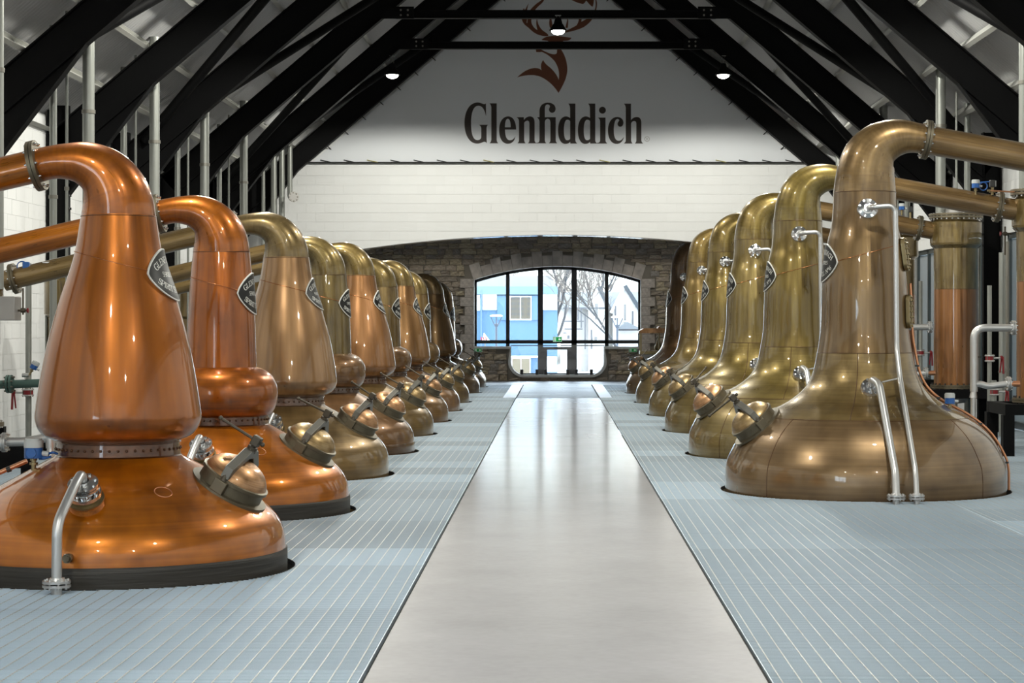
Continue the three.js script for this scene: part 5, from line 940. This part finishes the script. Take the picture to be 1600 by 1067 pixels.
{ // by the first tapered orange still, against the white wall
  upright('service_pipe', 'grey vertical pipe with the red-levered valve, behind the first tapered orange still', 44.5, 0.02, 2.66, 28, 0.042);
  butterflyValve(W(43.5, 613, 27.95), 'red-levered valve low on the grey pipe behind the first tapered orange still', 0.085, -1);
  upright('service_pipe', 'slim grey vertical pipe between the valve pipe and the first tapered orange still', 72.5, 0.02, 2.62, 28.2, 0.019);
  const D = 27.2, t = thing('process_pipe', 'teal-stained horizontal pipe with bolted flange behind the first tapered orange still', 'pipe'); t.userData.names = {};
  part('tube', t, rod(W(-30, 602, D), W(78, 598, D), 0.058, 20), MAT.teal); const f = part('flange', t, merge([disc(W(12.5, 600, D), V(1, 0.03, 0), 0.125, 0.03, 32), disc(W(17.5, 600, D), V(1, 0.03, 0), 0.125, 0.03, 32)]), MAT.teal); part('bolts', f, boltRing(W(15, 600, D), V(1, 0.03, 0), 0.1, 8, 0.014, 0.13), MAT.ironLight, null, 'stuff');
  part('stem', t, merge([rod(W(40, 592, D), W(40, 583, D), 0.014, 8), disc(W(40, 586, D), V(1, 0, 0), 0.03, 0.09, 10)]), MAT.steel);
  transmitter(W(53, 573, 27.1), 'small blue transmitter above the teal-stained pipe', 0.8, -0.5);
  const E = 20, p = thing('process_pipe', 'stainless elbow pipe with bolted flange behind the shoulder of the first tapered orange still', 'pipe'); p.userData.names = {};
  part('tube', p, pipe([W(-30, 691, E), W(40, 690, E), W(62, 686, E), W(78, 682, E), W(79, 700, E)], 0.046, 0.14, 20), MAT.steel); part('reducer', p, rod(W(79, 699, E), W(79, 716, E), 0.034, 20, 0.048), MAT.steel);
  const f2 = part('flange', p, merge([disc(W(5.5, 691, E), V(1, 0, 0), 0.098, 0.02, 32), disc(W(9, 691, E), V(1, 0, 0), 0.098, 0.02, 32)]), MAT.steel); part('bolts', f2, boltRing(W(7, 691, E), V(1, 0, 0), 0.08, 8, 0.012, 0.09), MAT.chrome, null, 'stuff');
  const b = thing('pipe_stand', 'black steel stand low behind the shoulder of the first tapered orange still', 'stand', W(15, 740, 20.6).setY(0)); b.userData.names = {}; part('beam', b, box(0.5, 0.26, 0.2, 0, 0.45, 0), MAT.black); part('leg', b, box(0.12, 0.4, 0.12, -0.19, 0.2, 0), MAT.black); part('leg', b, box(0.12, 0.4, 0.12, 0.19, 0.2, 0), MAT.black);
  // instrument tops along the arm of the third still
  const A = 23.95; for (const [px, py, l] of [[41, 424, 'brass-necked valve with blue wire on the arm of the third still, by its flange'], [73, 414, 'capped brass nozzle on the arm of the third still']]) { const n = thing('arm_nozzle', l, 'nozzle', W(px, py, A)); n.userData.names = {}; part('neck', n, rod(V(0, -0.1, 0), V(0, 0.02, 0), 0.03, 14), MAT.bronze); part('cap', n, px < 50 ? merge([rbox(0.08, 0.09, 0.07, 0.015, 0, 0.07, 0)]) : disc(V(0, 0.03, 0), V(0, 1, 0), 0.052, 0.018, 20), px < 50 ? MAT.blue : MAT.steel); if (px < 50) part('wire', n, new THREE.TorusGeometry(0.06, 0.007, 6, 20, 4).translate(-0.05, 0.06, 0), MAT.blue); }
  const g = thing('junction_tank', 'grey square steel box under the flange of the third still arm', 'box', W(4, 482, 23.3)); g.userData.names = {}; part('casing', g, rbox(0.36, 0.28, 0.3, 0.01), MAT.greyBox); part('outlet', g, rod(V(-0.1, -0.14, 0), V(-0.1, -0.42, 0), 0.07, 16), MAT.greyBox);
  const v = thing('gate_valve', 'small brass valve with a red wheel beside the grey square box', 'valve', W(36, 485, 23.3)); v.userData.names = {}; part('body', v, merge([rod(V(-0.07, 0, 0), V(0.04, 0, 0), 0.013, 8), rod(V(0, -0.05, 0), V(0, 0.26, 0), 0.011, 8), disc(V(0, 0, 0), V(1, 0, 0), 0.028, 0.05, 10)]), MAT.iron); part('wheel', v, disc(V(0.056, 0, 0), V(1, 0, 0), 0.028, 0.016, 18), MAT.red, 'red wheel');
}
{ // by the condensers of the bell-shaped stills
  const D = 27.2, s = F / D, mk = (label, d) => {
    const dz = d, q = (px, py) => W(px, py, 27.2).add(V(0, 0, 27.2 - dz)), t = thing('water_pipe', label, 'pipe'); t.userData.names = {};
    part('tube', t, pipe([q(1588, 512), q(1524, 512), q(1524, 612)], 0.052, 0.17, 20), MAT.steel); part('drop', t, merge([rod(q(1524, 608), q(1523, 622), 0.036, 18, 0.052), rod(q(1523, 620), V(q(1523, 620).x, 0, -dz), 0.036, 18)]), MAT.steel);
    part('branch', t, pipe([q(1524, 600), q(1534, 600), q(1546, 604), q(1578, 600)], 0.044, 0.16, 18), MAT.steel); part('stub', t, rod(q(1578, 600), q(1596, 600), 0.04, 16), MAT.copperTube);
    for (const [x, y] of [[1586, 512], [1578.5, 600]]) { const f = part('flange', t, merge([disc(q(x - 1.5, y), V(1, 0, 0), 0.1, 0.018, 28), disc(q(x + 1.5, y), V(1, 0, 0), 0.1, 0.018, 28)]), MAT.steel); part('bolts', f, boltRing(q(x, y), V(1, 0, 0), 0.082, 8, 0.012, 0.085), MAT.chrome, null, 'stuff'); }
  };
  mk('stainless pipe bent in a square loop into the condenser cut by the picture edge', 27.3);
  mk('stainless pipe loop into the bolted copper condenser, mostly behind the largest bell-shaped still', 33.4);
  const E = 30.6; upright('service_pipe', 'grey vertical pipe with red valve between the two copper condensers', 1546, 0.02, 2.4, E, 0.035); butterflyValve(W(1546.5, 559.5, E), 'upper red butterfly valve with drooping red lever between the two copper condensers', 0.075, 1);
  upright('service_pipe', 'lower grey vertical pipe standing on the grating between the two copper condensers', 1553, 0.02, 0.95, E - 0.3, 0.04); butterflyValve(W(1554, 612, E - 0.3), 'lower red butterfly valve beside the black condenser stand', 0.075, 1);
  const E2 = 36.6; upright('service_pipe', 'grey vertical pipe with red valve behind the outline of the largest bell-shaped still', 1438.5, 0.02, 2.6, E2, 0.036); butterflyValve(W(1439, 551, E2), 'red butterfly valve seen past the outline of the largest bell-shaped still', 0.075, 1);
  upright('service_pipe', 'pale vertical pipe beside the bolted copper condenser', 1531.5, 0.02, 3.5, 34.6, 0.03); upright('service_pipe', 'dark grey vertical pipe near the wall beside the bolted copper condenser', 1534.5, 0.02, 4.2, 36.5, 0.04, MAT.ironLight);
  upright('service_pipe', 'pale wide vertical pipe at the wall, beside the cut condenser', 1566, 0.02, 2.95, 31.8, 0.055); upright('service_pipe', 'dark slim vertical pipe beside the cut condenser', 1574, 0.02, 3.1, 31.2, 0.028, MAT.ironLight);
  const v = thing('gate_valve', 'small brass valve with a red wheel beside the cut condenser', 'valve', W(1566, 365, 28)); v.userData.names = {}; part('body', v, merge([rod(V(-0.02, 0, 0), V(0.13, 0, 0), 0.013, 8), rod(V(0.04, -0.3, 0), V(0.04, 0.1, 0), 0.012, 8), disc(V(0.04, 0, 0), V(1, 0, 0), 0.028, 0.05, 10)]), MAT.iron); part('wheel', v, disc(V(-0.025, 0, 0), V(1, 0, 0), 0.03, 0.016, 18), MAT.red, 'red wheel');
}
renderer.render(scene, camera);
